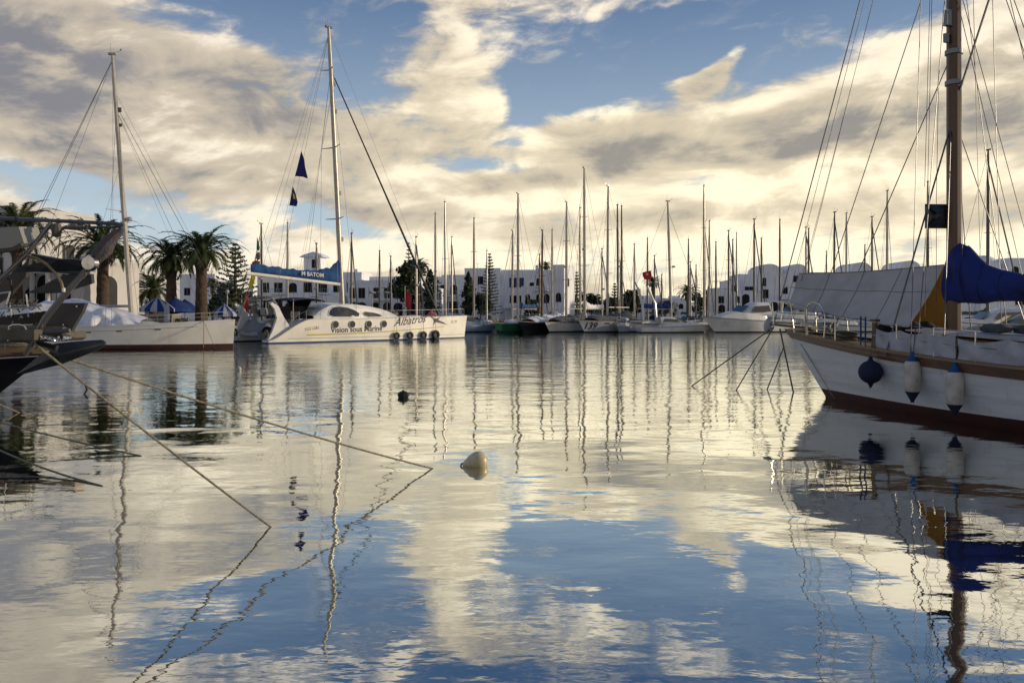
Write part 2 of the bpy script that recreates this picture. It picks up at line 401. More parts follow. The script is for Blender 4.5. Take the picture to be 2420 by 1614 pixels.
def text_on(o, txt, size, fn, m, name='lettering', shear=0., bold=0., depth=.0):
    """letters as mesh, each point carried by fn(a,b) onto the surface they are painted on"""
    c = bpy.data.curves.new('t', 'FONT'); c.body = txt; c.size = size; c.shear = shear; c.offset = bold; c.resolution_u = 3
    t = bpy.data.objects.new('t', c); ROOT.objects.link(t); bpy.context.view_layer.update()
    me = t.evaluated_get(bpy.context.evaluated_depsgraph_get()).to_mesh()
    vs_ = [fn(v.co.x, v.co.y) for v in me.vertices]; fs_ = [tuple(p.vertices) for p in me.polygons]
    bpy.data.objects.remove(t)
    b = MB(); b.add(vs_, fs_); return b.build(name, m, o, smooth=False)
# ================================================================ the white ketch on the right
K = thing('sailing_ketch', (10.1, 18.2, 0), R(115.5), 'white wooden ketch with brown rail, red waterline and thick wooden mast at the right edge', 'sailboat')
kh = Hull(13.6, 3.7, 1.80, 1.16, rb=1.45, rs=.9, tr=.45, um=.40, kw=.80, flare=.35, p=1.9, x0=13.6 - 5.15)
KW = mat('old_white_hull_paint', (.58, .61, .64), .38, col2=(.45, .475, .49), scale=1.1, bump=.3, bscale=3.2, coat=.1, stretch=(.3, .3, 5), streak=((.20, .15, .09), 5., .5))
kh.shell(-.5, .25, nu=40, nv=4).build('bottom_paint', mat('deep_red_antifouling', (.050, .009, .006), .7, col2=(.028, .006, .005), scale=2.), K)
kh.shell(.25, None, nu=44, nv=8).build('hull', KW, K)
kh.deck(drop=.08, nu=40).build('deck', TEAK, K)
# rubbing strake and capping rail as proud bands that follow the sheer
def band(h, z0, z1, out, nu=44, sides=(-1, 1)):
    m = MB()
    for sd_ in sides:
        def f(i, j):
            u = i; sh = h.sheer(u)
            k = [(0, z0), (out, z0), (out, z1), (-.12, z1)][min(3, round(j * 3))]
            return h.pt(u, sh + min(0, k[1]), sd_, k[0]) + Vector((0, 0, max(0, k[1])))
        m.grid(f if sd_ < 0 else (lambda i, j: f(i, 1 - j)), nu, 3)
    return m
band(kh, -.20, .0, .03).build('rubbing_strake', WOOD, K)
band(kh, .002, .05, .07).build('capping_rail', mat('light_varnish', (.20, .13, .07), .5, scale=5, stretch=(.4, 4, 4)), K)
def kp(s_, w, z): return Vector((s_, w, z))
# bowsprit plank, pulpit hoops, windlass
bt = kh.pt(1, kh.sheer(1), 1)
MB().prism([(bt.x - 1.1, -.2, bt.z + .05), (bt.x + .55, -.13, bt.z + .14), (bt.x + .55, .13, bt.z + .14), (bt.x - 1.1, .2, bt.z + .05)], (0, 0, .07)).build('bowsprit', WOOD, K)
m = MB(); hz = bt.z + .12
m.tube([(bt.x - 1.5, .75, hz - .2), (bt.x - 1.45, .72, hz + .5), (bt.x - .6, .45, hz + .66), (bt.x + .35, .22, hz + .72), (bt.x + .62, 0, hz + .72), (bt.x + .35, -.22, hz + .72), (bt.x - .6, -.45, hz + .66), (bt.x - 1.45, -.72, hz + .5), (bt.x - 1.5, -.75, hz - .2)], .019, 8)
m.tube([(bt.x - 1.5, .74, hz + .18), (bt.x - .6, .44, hz + .33), (bt.x + .3, .2, hz + .38), (bt.x + .5, 0, hz + .38), (bt.x + .3, -.2, hz + .38), (bt.x - .6, -.44, hz + .33), (bt.x - 1.5, -.74, hz + .18)], .015, 8)
for q in (-1, 1):
    m.tube([(bt.x + .4, q * .12, hz), (bt.x + .35, q * .22, hz + .72)], .017, 6); m.tube([(bt.x - .7, q * .42, hz - .15), (bt.x - .6, q * .45, hz + .66)], .017, 6)
m.build('pulpit', STEEL, K)
for q in (1, -1):
    pts = [(bt.x - 2.2, q * (.95 - .05), hz - .25)] + [(bt.x - 2.2 + .36 * (1 - cos(a)), q * .86, hz + .25 + .42 * sin(a)) for a in (0, .5, 1, 1.57, 2.1, 2.64)] + [(bt.x - 1.45, q * .74, hz - .2)]
    MB().tube(pts, .017, 6).build('boarding_hoop', STEEL, K)
m = MB(); m.lathe([(.13, 0), (.13, .06), (.07, .1), (.07, .2), (.12, .24), (.12, .28)], (bt.x - 1.5, .0, bt.z - .02), 12); m.lathe([(.10, -.28), (.10, -.2), (.05, -.17), (.05, .17), (.10, .2), (.10, .28)], (bt.x - 1.5, 0, bt.z + .16), 10, (0, 1, 0))
m.build('windlass', GREYH, K)
m = MB(); m.tube([(bt.x + .55, .06, bt.z + .24), (bt.x - .6, .06, bt.z + .20)], .03, 6); m.lathe([(.05, -.03), (.20, -.015), (.24, .01), (.20, .035), (.05, .05)], (bt.x + .72, .02, bt.z + .12), 14, (.25, 1, .1))
m.build('anchor', GREYH, K)
# guard rail: stanchions and wires along both sides
for q in (1, -1):
    tops = []
    for i, x in enumerate((2.6, 1.55, 1.38, .35, -.7, -1.7, -2.9, -4.2, -5.6)):
        p = kh.at(x, kh.top(x), q); p.y -= q * .05
        if q < 0 and i == 2: continue
        hh = .74 if i in (1, 2) else .66
        MB().tube([p, p + Vector((0, 0, hh))], .019 if i in (1, 2) else .014, 6).build('stanchion', BLUEC if i in (1, 2) else STEEL, K)
        tops.append(p + Vector((0, 0, .64)))
    g = MB(); st = kh.at(3.7, kh.top(3.7), q) + Vector((0, -q * .05, .60)); g.tube([st] + tops, .009, 5); g.tube([p - Vector((0, 0, .3)) for p in [st] + tops], .008, 5)
    g.build('lifeline', WIRE if q < 0 else STEEL, K)
# wooden side board, canvas dodger laced to the port guard rail
pc = kh.at(1.2, kh.top(1.2), 1)
MB().box((1.15, pc.y - .14, pc.z + .33), (.10, .10, .62), 0, .85).box((1.15, pc.y - .14, pc.z + .67), (.16, .16, .06)).build('samson_post', WOOD, K)
def dodger(x0_, x1_, h0, h1, wv, seed):
    def f(i, j):
        x = x0_ + (x1_ - x0_) * i; p = kh.at(x, kh.top(x), 1)
        z = p.z + .06 + (h0 + (h1 - h0) * i - .07 * sin(pi * (i * 3 % 1))) * j
        return Vector((x, p.y - .04 + wv * sin(i * 23 + j * 3 + seed) * sin(pi * j), z))
    return MB().grid(f, 40, 8, thick=.008)
DODG = mat('grey_canvas_dodger', (.36, .38, .42), .85, bump=.6, bscale=4, var=.12)
dodger(1.0, -1.25, .44, .52, .022, 1).build('canvas_dodger', DODG, K)
dodger(-1.3, -4.5, .42, .60, .05, 4).build('canvas_dodger', DODG, K)
# coachroof, hatches, bits on deck
cabin(kh, -6.5, .9, 1.05, .52, .3, .06, -.1).build('coachroof', WOOD, K)
MB().grid(lambda i, j: Vector((-6.3 + 6.95 * i, (j - .5) * 1.75 * (1 - .25 * max(0, i - .6)), kh.top(-6.3 + 6.95 * i) + .50 + .05 * (1 - (2 * j - 1) ** 2))), 10, 6, thick=.03).build('roof', DECK, K)
for x in (-.9, -2.2, -3.5):
    MB().box((x, 1.04, kh.top(x) + .22), (.5, .05, .16)).build('cabin_window', GLASS, K)
random.seed(3)
m = MB()
for i in range(9): m.lathe([(.0, -.1), (.16, -.06), (.2, .04), (.1, .13), (.0, .15)], (.75 + i * .10 * (1 if i % 2 else -.2), .35 + .22 * sin(i * 2.1), kh.top(.7) + .50 + .06 * sin(i * 5)), 8)
m.build('folded_sail_bag', mat('black_sailbag', (.010, .009, .009), .9), K)
m = MB()
for i in range(8): m.lathe([(.0, -.10), (.22, -.06), (.26, .03), (.14, .1), (.0, .12)], (-.9 - i * .32, .25 * sin(i * 1.9), kh.top(-1) + .64 + .05 * sin(i * 3)), 8)
m.build('tarpaulin_bundle', TARPG, K)
MB().lathe([(.0, 0), (.34, .03), (.44, .22), (.32, .40), (0, .44)], (-2.9, .2, kh.top(-2) + .58), 14).build('folded_dinghy', mat('grey_dinghy', (.16, .18, .22), .6), K)
m = MB()
for k in range(16):
    a = k * .9; m.tube([(2.8 + .28 * cos(t), .25 + .2 * sin(t), kh.top(2.8) + .02 + .015 * k) for t in [a + q * .4 for q in range(9)]], .02, 5)
m.build('coiled_rope', ROPED, K)
# spars
rig(K, 17.7, kh.top(0) - .1, 0., .155, mm=MASTW, spr=())
for z in (7.55, 8.25, 11.3): MB().lathe([(.16, -.05), (.19, -.05), (.19, .05), (.16, .05)], (0, 0, z), 12).build('mast_band', GREYH, K)
MB().box((.0, .22, 9.0), (.12, .16, .35)).box((.02, .24, 8.55), (.08, .10, .2)).build('mast_lamp', GREYH, K)
s_ = MB(); [s_.tube([(0, 0, 11.3), (-.1, q * 1.15, 11.4)], [.06, .035], 6) for q in (-1, 1)]; s_.build('spreader', MASTW, K)
MB().tube([(-.2, 0, 2.62), (-5.2, 0, 2.72)], .09, 8).build('boom', MASTW, K)
def kc(i, j):
    t = -.14 + 5.3 * i; x = -t
    prof = [(-.14, 3.55), (-.02, 3.90), (.12, 3.90), (.40, 3.78), (.62, 3.52), (.80, 3.36), (1.1, 3.24), (1.6, 3.12), (3., 3.02), (5.2, 2.95)]
    for k in range(len(prof) - 1):
        if prof[k][0] <= t <= prof[k + 1][0] + 1e-6: zt = prof[k][1] + (prof[k + 1][1] - prof[k][1]) * (t - prof[k][0]) / (prof[k + 1][0] - prof[k][0]); break
    zb = 2.50 + .10 * min(1, t / 2.5) + .02 * sin(t * 7)
    a = j * 2 * pi; d = -cos(a); c = sin(a)
    w = (.30 - .10 * i) * (1 - .35 * max(0, d)) * (1 + .12 * sin(t * 6 + a * 3) + .09 * sin(t * 19 + a * 2) + .06 * sin(t * 41 - a * 4))
    if t < 0: w = max(w * .8, .19)
    return Vector((x, c * w, zb + (zt - zb) * (d + 1) / 2))
MB().grid(kc, 70, 20).build('sail_cover', ROYAL, K)
for t in (.35, .75, 1.2, 1.7, 2.3, 2.9, 3.6, 4.3):
    i_ = (t + .14) / 5.3; ring = [kc(i_, k / 20) for k in range(21)]; cx_ = sum((p for p in ring), Vector()) / 21
    MB().tube([cx_ + (p - cx_) * 1.02 for p in ring], .008, 5, caps=False).build('sail_tie', NAVY, K)
# standing rigging: wires in the centre plane first, then the shrouds on both sides
for a, b, r in [((0, 0, 17.5), (bt.x + .5, 0, bt.z + .2), .016), ((0, .05, 17.3), (bt.x + .1, .12, bt.z + .1), .007), ((0, -.05, 17.0), (bt.x - .05, -.12, bt.z + .1), .007), ((0, 0, 16.6), (bt.x - .2, .1, bt.z + .1), .006),
                ((0, 0, 11.7), (4.3, 0, 1.62), .012), ((.12, 0, 8.1), (3.65, .0, 1.5), .013), ((0, .1, 6.6), (.6, 1.52, 1.3), .020),
                ((0, .1, 11.3), (-.25, 1.58, 1.25), .010), ((-.1, 1.15, 11.4), (-.1, 1.58, 1.25), .009), ((-.1, 1.15, 11.4), (0, .1, 17.2), .008), ((0, .1, 6.6), (-.9, 1.60, 1.25), .013),
                ((0, -.1, 6.6), (.6, -1.52, 1.3), .012), ((-.1, -1.15, 11.4), (-.1, -1.58, 1.25), .009), ((0, -.1, 11.3), (-.3, -1.58, 1.25), .009), ((0, -.1, 6.6), (-.9, -1.60, 1.25), .012), ((-.1, -1.15, 11.4), (0, -.1, 17.2), .008)]:
    MB().tube([a, b], r, 5).build('stay', WIRE, K)
for a, b, r in [((-.1, 0, 7.25), (-1.9, 0, 12.0), .022), ((-.15, 0, 17.4), (-5.1, .0, 2.8), .011), ((-.15, .1, 12.6), (-3.2, .22, 2.95), .009), ((-.15, -.1, 12.6), (-3.2, -.22, 2.95), .009), ((-.15, .1, 9.4), (-1.7, .25, 3.1), .008), ((-.15, -.1, 9.4), (-1.7, -.25, 3.1), .008),
                ((-.2, .12, 16.), (-.32, .16, 3.4), .007), ((-.2, -.12, 16.), (-.5, -.2, 3.2), .007), ((-.2, 0, 14.), (-2.6, 0, 3.0), .008), ((.18, .5, 11.2), (.35, .52, 5.2), .006), ((.2, .42, 11.2), (.4, .45, 2.2), .006)]:
    MB().tube([a, b], r, 4).build('halyard', WIRE, K)
# awning rigged over the foredeck
AW = mat('grey_awning_canvas', (.40, .40, .40), .9, bump=.45, bscale=3, var=.10, scale=1.2)
AWO = bpy.data.materials.new('sunlit_ochre_canvas'); AWO.use_nodes = True; nt = AWO.node_tree; nt.nodes.clear()
d1 = nt.nodes.new('ShaderNodeBsdfDiffuse'); d1.inputs[0].default_value = (.30, .23, .11, 1); d2 = nt.nodes.new('ShaderNodeBsdfTranslucent'); d2.inputs[0].default_value = (.34, .245, .10, 1)  # ochre glow of sun through the canvas, put into both colours
mx2 = nt.nodes.new('ShaderNodeMixShader'); mx2.inputs[0].default_value = .5; oo = nt.nodes.new('ShaderNodeOutputMaterial')
nt.links.new(d1.outputs[0], mx2.inputs[1]); nt.links.new(d2.outputs[0], mx2.inputs[2]); nt.links.new(mx2.outputs[0], oo.inputs[0])
A = thing('foredeck_awning', (10.1, 18.2, 0), R(115.5), 'grey canvas awning stretched over the foredeck of the ketch, ochre sun glow coloured into its far panel', 'awning')
def lerp(a, b, t): return a + (b - a) * t
def awn(q):
    def f(i, j):
        s_ = lerp(4.66, .22, i)
        top = Vector((s_, q * .03, 3.40 - .05 * sin(pi * i)))
        wb = lerp(.40, .76, i) if q > 0 else -lerp(.6, 1.25, i)
        zb = (lerp(2.50, 1.98, i) - .05 * abs(sin(pi * i * 3))) if q > 0 else lerp(2.5, 1.82, i)
        bot = Vector((s_ + lerp(.08, .35, i) * (1 if q > 0 else 2.2), wb, zb))
        p = top.lerp(bot, j); fold = .018 * sin(i * 34 + j * 5) * (j ** .5) + .03 * sin(i * 12 - j * 4) * j * (1 - j)
        p.y += q * (fold - .05 * sin(pi * j)); return p
    return f
MB().grid(awn(1), 60, 16, thick=.006).build('canvas_panel', AW, A)
MB().grid(awn(-1), 40, 12, thick=.006).build('canvas_panel', AWO, A)['label'] = 'far panel, glowing ochre where sun comes through'
m = MB(); fp = awn(1); m.tube([fp(i / 30, .0) + Vector((0, 0, .012)) for i in range(31)], .014, 5); m.tube([fp(i / 30, 1.) for i in range(31)], .012, 5)
m.build('bolt_rope', ROPE, A)
m = MB()
for j in (.42,): m.tube([fp(i / 30, j) + Vector((0, .012, 0)) for i in range(31)], .007, 4)
for i in (.25, .5, .75): m.tube([fp(i, j / 8) + Vector((0, .012, 0)) for j in range(9)], .006, 4)
m.build('seam', mat('awning_seam', (.14, .14, .15), .9), A)
m = MB()
for i in (.0, .33, .66, 1.): q = fp(i, 1.); x = q.x - .1; e = kh.at(x, kh.top(x), 1) + Vector((0, -.05, .62)); m.tube([q, e], .007, 4)
m.build('lashing', ROPE, A)
KM = Matrix.Translation((10.1, 18.2, 0)) @ Matrix.Rotation(R(115.5), 4, 'Z')
def fender(x, z, kind, label):
    p = kh.at(x, z, 1, .19 if kind != 'ball' else .27); wp = KM @ p
    o = thing('fender', wp, R(115.5), label, 'fender', 'fenders hanging on the port side of the ketch')
    top = kh.top(x) + .6 - p.z
    if kind == 'ball':
        MB().lathe([(.02, -.36), (.05, -.30)] + [(.27 * sin(a), -.27 * cos(a)) for a in [.25 + k * .24 for k in range(12)]] + [(.05, .30), (.04, .36)], n=24).build('body', NAVY, o)
        MB().tube([(0, 0, -.3), (.03, 0, -.40)], .012, 5).build('tail_line', ROPE, o)
    else:
        MB().lathe([(.10, -.36), (.155, -.32), (.165, -.2), (.165, .24), (.15, .32), (.11, .36)], n=20).build('body', FENDW, o)
        MB().lathe([(.03, -.56), (.06, -.48), (.13, -.36), (.158, -.315)], n=16).build('end_cap', NAVY, o)
        MB().lathe([(.14, .34), (.11, .38), (.05, .47), (.03, .54)], n=16).build('end_cap', BLUEC, o)
        m_ = MB()
    MB().tube([(0, 0, .34), (0, -.10, top - .0), (0, -.22, top)], .009, 5).build('lanyard', ROPED, o)
    return o
fender(1.05, .93, 'ball', 'round navy blue ball fender nearest the bow of the ketch')
fender(-.22, .92, 'cyl', 'white cylinder fender next to the blue ball fender')
fender(-1.30, .76, 'cyl', 'white cylinder fender farthest right on the ketch hull')
RR = thing('radar_reflector', KM @ Vector((.22, .30, 4.52)), R(4), 'dark square radar reflector hanging beside the wooden mast', 'radar reflector')
for nrm in range(3):
    a = .27; q = [(-a, -a), (a, -a), (a, a), (-a, a)]; t_ = .008
    if nrm == 0: MB().box((0, 0, 0), (2 * a, .016, 2 * a)).build('plate', mat('reflector_plate', (.045, .05, .058), .35, metal=.5, var=.25, scale=6), RR, False)
    elif nrm == 1: MB().prism([(-a, 0, -a), (0, -.14, 0), (a, 0, -a)], (0, .01, -.01)).prism([(-a, 0, a), (0, -.14, 0), (a, 0, a)], (0, .01, .01)).build('plate', MATS['reflector_plate'], RR, False)
MB().tube([(0, 0, .27), (.05, 0, 3.)], .006, 4).tube([(0, 0, -.27), (0, 0, -2.8)], .006, 4).build('halyard', WIRE, RR)
cf = KM @ Vector((-1.92, 0, 12.0))
fl = MB().grid(lambda i, j: Vector((.42 * i, .05 * sin(i * 6), -.1 * i - .34 * j)), 8, 5, thick=.006).build('courtesy_flag', mat('faded_dark_flag', (.12, .03, .03), .8), None, loc=cf)
tag(fl, 'small dark red flag high on the ketch rigging at the top edge', 'flag')
# ---------------------------------------------------------------- mooring ropes
def rope(name, pts, r, m, label, cat='rope', sag=0., group=None):
    a, b = Vector(pts[0]), Vector(pts[-1]); n = 24
    if len(pts) == 2: pts = [a.lerp(b, i / n) + Vector((0, 0, -4 * sag * (i / n) * (1 - i / n))) for i in range(n + 1)]
    base = Vector(pts[0]); o = MB().tube([Vector(p) - base for p in pts], r, 8).build(name, m, None, loc=base)
    return tag(o, label, cat, group)
kb = KM @ Vector((bt.x + .45, .05, bt.z + .1)); G = 'mooring lines of the ketch'
def under(w_, a, ext=.5):
    a = Vector(a); d = (w_ - a); return w_ + d * (ext / d.length)
for (x, y), st, lab in [((1635, 912), kb, 'ketch bow rope running farthest left into the water'), ((1740, 922), kb, 'middle bow rope of the ketch going into the water'), ((1813, 920), KM @ Vector((bt.x - .1, .2, bt.z - .45)), 'steepest bow rope of the ketch, closest to the stem')]:
    rope('mooring_rope', [st, under(W(x, y), st)], .018, ROPED, lab, group=G)
wc = W(1880, 926); c0 = KM @ Vector((bt.x + .1, .16, bt.z + .05))
rope('anchor_chain', [c0, (wc.x, wc.y, -.3)], .024, mat('galvanised_chain', (.05, .045, .04), .6, metal=.4), 'dark anchor chain hanging straight down from the ketch bow', 'chain')
rope('mooring_rope', [KM @ kh.pt(.965, 1.45, 1), KM @ (kh.at(3.2, .05, 1) + Vector((0, .1, 0)))], .010, ROPE, 'thin pale line slanting across the white ketch bow to the waterline', group=G)
# ================================================================ catamaran in the middle, hull names on its side
C_ = thing('sailing_catamaran', (-18.6, 60.0, 0), R(44.8), 'large white catamaran with yellow stripe, four round portholes and blue boom cover', 'catamaran')
ch = []
for y0 in (0., 5.6):
    h = Hull(20.3, 1.75, 2.08, 1.85, rb=.35, rs=.05, tr=.62, um=.45, kw=.86, flare=.2, p=2.6, y0=y0, scoop=3.8); ch.append(h)
h0, h1 = ch
for h in ch:
    h.shell(-.3, .10, nu=40, nv=3).build('bottom_paint', BLUEB, C_)
    h.shell(.10, None, nu=60, nv=8).build('hull', CREAM, C_); h.deck(nu=60).build('deck', DECK, C_)
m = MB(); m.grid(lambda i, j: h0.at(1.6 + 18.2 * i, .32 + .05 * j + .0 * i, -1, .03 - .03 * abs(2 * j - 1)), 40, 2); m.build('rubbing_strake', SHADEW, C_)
def onhull(h, x0_, z0_, sl, off=.012, side=-1):
    def fn(a, b):
        x = x0_ + a; z = z0_ + b + sl * a
        return h.at(x, z, side, off)
    return fn
m = MB(); m.grid(lambda i, j: h0.at(3.1 + 14.1 * i, .55 + .11 * j * (1 - i * .5) + .52 * i ** 1.8, -1, .012), 40, 1); m.build('yellow_stripe', mat('olive_yellow_stripe', (.42, .40, .04), .5), C_)
text_on(C_, "Vision sous Marine", .64, onhull(h0, 5.2, .74, .020), INK, 'lettering', bold=.012)
text_on(C_, "Albatros", 1.0, onhull(h0, 11.3, 1.17, .10), INK, 'lettering', shear=.45, bold=.006)
text_on(C_, "22 39", .36, onhull(h0, 18.0, 1.40, 0.), mat('brown_lettering', (.20, .10, .06), .6), 'lettering')
text_on(C_, "SGS G&L", .34, onhull(h0, 2.9, .92, .12), mat('orange_lettering', (.28, .13, .05), .6), 'lettering', shear=.2)
m = MB(); bird = [(0, .50), (.55, .38), (.95, .18), (1.25, .16), (1.75, .36), (1.5, .16), (1.45, .05), (2.1, -.12), (2.75, -.34), (2.2, -.26), (1.5, -.16), (1.1, -.12), (.75, -.34), (.9, -.08), (.75, .12), (.4, .32)]
fb_ = onhull(h0, 14.95, 1.62, .0, .016)
cen = fb_(1.2, .03); m.add([fb_(a * .98, b * 1.15) for a, b in bird] + [cen], [(i, (i + 1) % len(bird), len(bird)) for i in range(len(bird))]); m.build('bird_emblem', INK, C_)
for x in (5.6, 7.13, 8.73, 10.25):
    p = h0.at(x, 1.40, -1, .05); o_ = MB()
    o_.lathe([(.0, -.03), (.27, -.03), (.27, .025), (.24, .028), (.0, .028)], p, 20, (0, -1, 0)); po = o_.build('porthole', RUBBER, C_)
    MB().lathe([(.27, -.01), (.30, -.01), (.30, .03), (.27, .03)], p, 20, (0, -1, 0), False).build('porthole_ring', STEEL, po)
# bridge deck, crossbeams, trampoline net
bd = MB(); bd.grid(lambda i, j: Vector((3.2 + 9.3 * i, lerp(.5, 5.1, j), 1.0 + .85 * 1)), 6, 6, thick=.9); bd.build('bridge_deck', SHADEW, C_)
MB().tube([(19.3, .2, 1.95), (19.3, 5.4, 1.95)], .13, 8).build('crossbeam', ALU, C_)
MB().tube([(12.8, .3, 1.8), (12.8, 5.3, 1.8)], .15, 8).build('crossbeam', ALU, C_)
MB().grid(lambda i, j: Vector((12.9 + 6.3 * i, .6 + 4.4 * j, 1.80 - .12 * sin(pi * i) * sin(pi * j))), 12, 8, thick=.015).build('trampoline_net', TARPG, C_)
# deck house on each side with wrap-around windows
def house(i, j):
    x = 4.1 + 8.9 * i; k = (1 - i)
    hgt = 1.42 * (max(0, 1 - ((i - .34) / .66) ** 2) ** .75 if i > .34 else min(1, (i + .03) / .22) ** .6 * (.94 + .06 * i / .34))
    a = (j - .5) * 2; s_ = 1 if a > 0 else -1; a = abs(a)
    W_ = 2.62 + .45 - .9 * max(0, i - .4)
    if a > .55: q = (1 - a) / .45; y = W_ * (1 - .10 * q); z = hgt * .88 * q
    else: q = a / .55; y = W_ * .90 * q; z = hgt * (.88 + .12 * (1 - q * q))
    return Vector((x, 2.8 + s_ * y, h0.top(x) - .12 + z))
MB().grid(house, 40, 26).build('deckhouse', WHITE, C_)
def hs(x, z):   # point on the near side of the deckhouse
    i = (x - 4.1) / 8.9; lo, hi_ = 0., .225
    for _ in range(24):
        md = (lo + hi_) / 2
        if house(i, md).z < z: lo = md
        else: hi_ = md
    return house(i, lo) + Vector((0, -.02, .0))
def glass(pts, name='window'):
    cx = sum(p[0] for p in pts) / len(pts); cz = sum(p[1] for p in pts) / len(pts)
    rings = []
    for k in (1., .66, .33): rings.append([hs(cx + (x - cx) * k, cz + (z - cz) * k) for x, z in pts])
    n = len(pts); vs_ = sum(rings, []) + [hs(cx, cz)]; f = []
    for r_ in range(2): f += [(r_ * n + i, r_ * n + (i + 1) % n, (r_ + 1) * n + (i + 1) % n, (r_ + 1) * n + i) for i in range(n)]
    f += [(2 * n + i, 2 * n + (i + 1) % n, 3 * n) for i in range(n)]
    m = MB(); m.add(vs_, f); w_ = m.build(name, GLASS, C_)
    MB().tube(rings[0] + [rings[0][0]], .035, 6, caps=False).build('window_frame', WHITE, w_)
zt = 1.86
glass([(a - 1.65, b) for a, b in [(7.0, zt + .25), (7.15, zt + .65), (7.5, zt + .93), (8.1, zt + 1.0), (8.9, zt + .90), (9.6, zt + .68), (10.0, zt + .40), (9.9, zt + .16), (8.9, zt + .12), (7.5, zt + .12)]])
glass([(a - 1.75, b) for a, b in [(10.45, zt + .42), (10.7, zt + .58), (11.6, zt + .50), (12.3, zt + .34), (12.55, zt + .20), (12.3, zt + .12), (11.0, zt + .12), (10.6, zt + .20)]])
# cockpit: dark canopy, posts, rails, clutter under it
MB().grid(lambda i, j: Vector((2.6 + 2.9 * i, .5 + 4.6 * j, 3.25 + .22 * sin(pi * i) ** .6 * 1 + .10 * sin(pi * j))), 12, 8, thick=.07).build('canopy', NAVY, C_)
for x, y in ((2.7, .6), (2.7, 5.0), (5.2, .6)): MB().tube([(x, y, 1.7), (x, y, 3.4)], .03, 6).build('canopy_post', STEEL, C_)
MB().grid(lambda i, j: Vector((3.5 + .9 * j + .2 * i, .7 + 4.2 * i, 1.85 + 1.45 * j)), 8, 6, thick=.02).build('windscreen', GLASS, C_)
MB().box((3.4, 2.8, 2.15), (1.5, 3.6, .5)).box((3.9, 2.8, 2.6), (.5, 3.2, .5)).build('cockpit_seat', mat('dark_cushion', (.04, .035, .03), .8), C_)
m = MB()
for i, x in enumerate((1.9, 2.5, 3.1, 3.7, 4.3)): p = h0.at(x, h0.top(x), -1); p.y += .08; m.tube([p, (p.x, p.y, 2.45)], .018, 5)
m.tube([(1.7, -.55, 1.5), (2.4, -.6, 2.15), (3.1, -.72, 2.5), (4.4, -.74, 2.5)], .018, 5); m.tube([(3.1, -.72, 2.2), (4.4, -.74, 2.2)], .014, 5); m.build('cockpit_rail', STEEL, C_)
m = MB()
for x in (8., 10.2, 12.4, 14.5, 16.6, 18.6, 19.9): p = h0.at(x, h0.top(x), -1); p.y += .06; m.tube([p, p + Vector((0, 0, .62))], .014, 5)
m.tube([h0.at(x, h0.top(x), -1) + Vector((0, .06, .62)) for x in (8., 10.2, 12.4, 14.5, 16.6, 18.6, 19.9)], .010, 4); m.build('guard_rail', STEEL, C_)
# the two raised stern wings with horseshoe life rings, solar arch
for y0, q in ((0., -1), (5.6, 1)):
    m = MB(); m.prism([(.1, y0, .25), (.5, y0, 1.0), (.85, y0, 1.9), (.65, y0, 2.6), (.3, y0, 3.0), (.45, y0, 3.1), (.95, y0, 2.85), (1.4, y0, 2.0), (1.9, y0, 1.3), (2.3, y0, .8), (2.3, y0, .3)], (0, .26 * q, 0)); m.build('stern_wing', WHITE, C_)
for q, y0 in ((0, -.12), (1, 4.9)):
    o_ = MB(); o_.tube([(.02, y0 + .22 * cos(a), .72 + .30 * sin(a)) for a in [k * .35 - .9 for k in range(15)]], .065, 8); o_.build('horseshoe_lifebuoy', RUBBER if q else ROPED, C_)
MB().tube([(1.0, .1, 2.95), (.9, .6, 3.45), (.9, 5.0, 3.45), (1.0, 5.5, 2.95)], .07, 8).build('stern_arch', ALU, C_)
MB().box((1.0, 2.8, 3.58), (1.3, 2.2, .05)).build('solar_panel', GLASS, C_)
random.seed(11)
m = MB(); m.grid(lambda i, j: Vector((1.35 - 1.3 * j + .12 * sin(i * 9), 1.0 + 3.7 * i, .75 + 1.35 * sin(pi * j) ** .8 * (.85 + .2 * sin(i * 14 + j * 3)) * sin(pi * min(1, max(0, i * .96 + .02))) ** .35)), 30, 14); m.build('covered_tender', mat('grey_dinghy_cover', (.16, .175, .19), .75, bump=.5, bscale=4), C_)
MB().tube([(.25, 1.3, .7), (.15, 2.8, .62), (.25, 4.3, .7)], .24, 10).build('tender_tube', GREYH, C_)
for k in range(5):
    x, y = 1.1 + random.random() * 1.2, 1.2 + k * .75
    MB().box((x, y, 2.35 + .2 * random.random()), (.5, .45, .5), random.random(), .8).build('stowed_bag', (FENDW, mat('tan_canvas', (.22, .17, .12), .9), GREYH)[k % 3], C_)
for (x, s_) in ((10.3, .30), (11.75, .32), (13.3, .33), (14.75, .40)):
    p = h0.at(x + 1.2, .38, -1, .22)
    f_ = thing('tyre_fender', Matrix.Translation((-18.6, 60, 0)) @ Matrix.Rotation(R(44.8), 4, 'Z') @ Vector((p.x, p.y, p.z)), R(44.8), {.30: 'leftmost black fender along the waterline of the catamaran', .32: 'second black fender from the left on the catamaran hull', .33: 'third black fender from the left on the catamaran hull', .40: 'largest black fender, nearest the bow of the catamaran'}[s_], 'fender', 'black fenders on the catamaran side')
    MB().tube([(s_ * .72 * cos(a), 0, s_ * .72 * sin(a)) for a in [k * pi / 9 for k in range(19)]], s_ * .34, 10, caps=False).build('tyre', RUBBER, f_)
    MB().lathe([(0, -.03), (s_ * .5, -.03), (s_ * .5, .03), (0, .03)], (0, 0, 0), 14, (0, 1, 0)).build('centre_disc', TARPG, f_)
    MB().tube([(0, 0, s_ * .7), (0, .1, 1.6)], .012, 4).build('lanyard', ROPED, f_)
mc = bpy.data.objects.new('rig', None); ROOT.objects.link(mc); mc.parent = C_; mc.location = (8.75, 2.8, 0)
rigE = mc
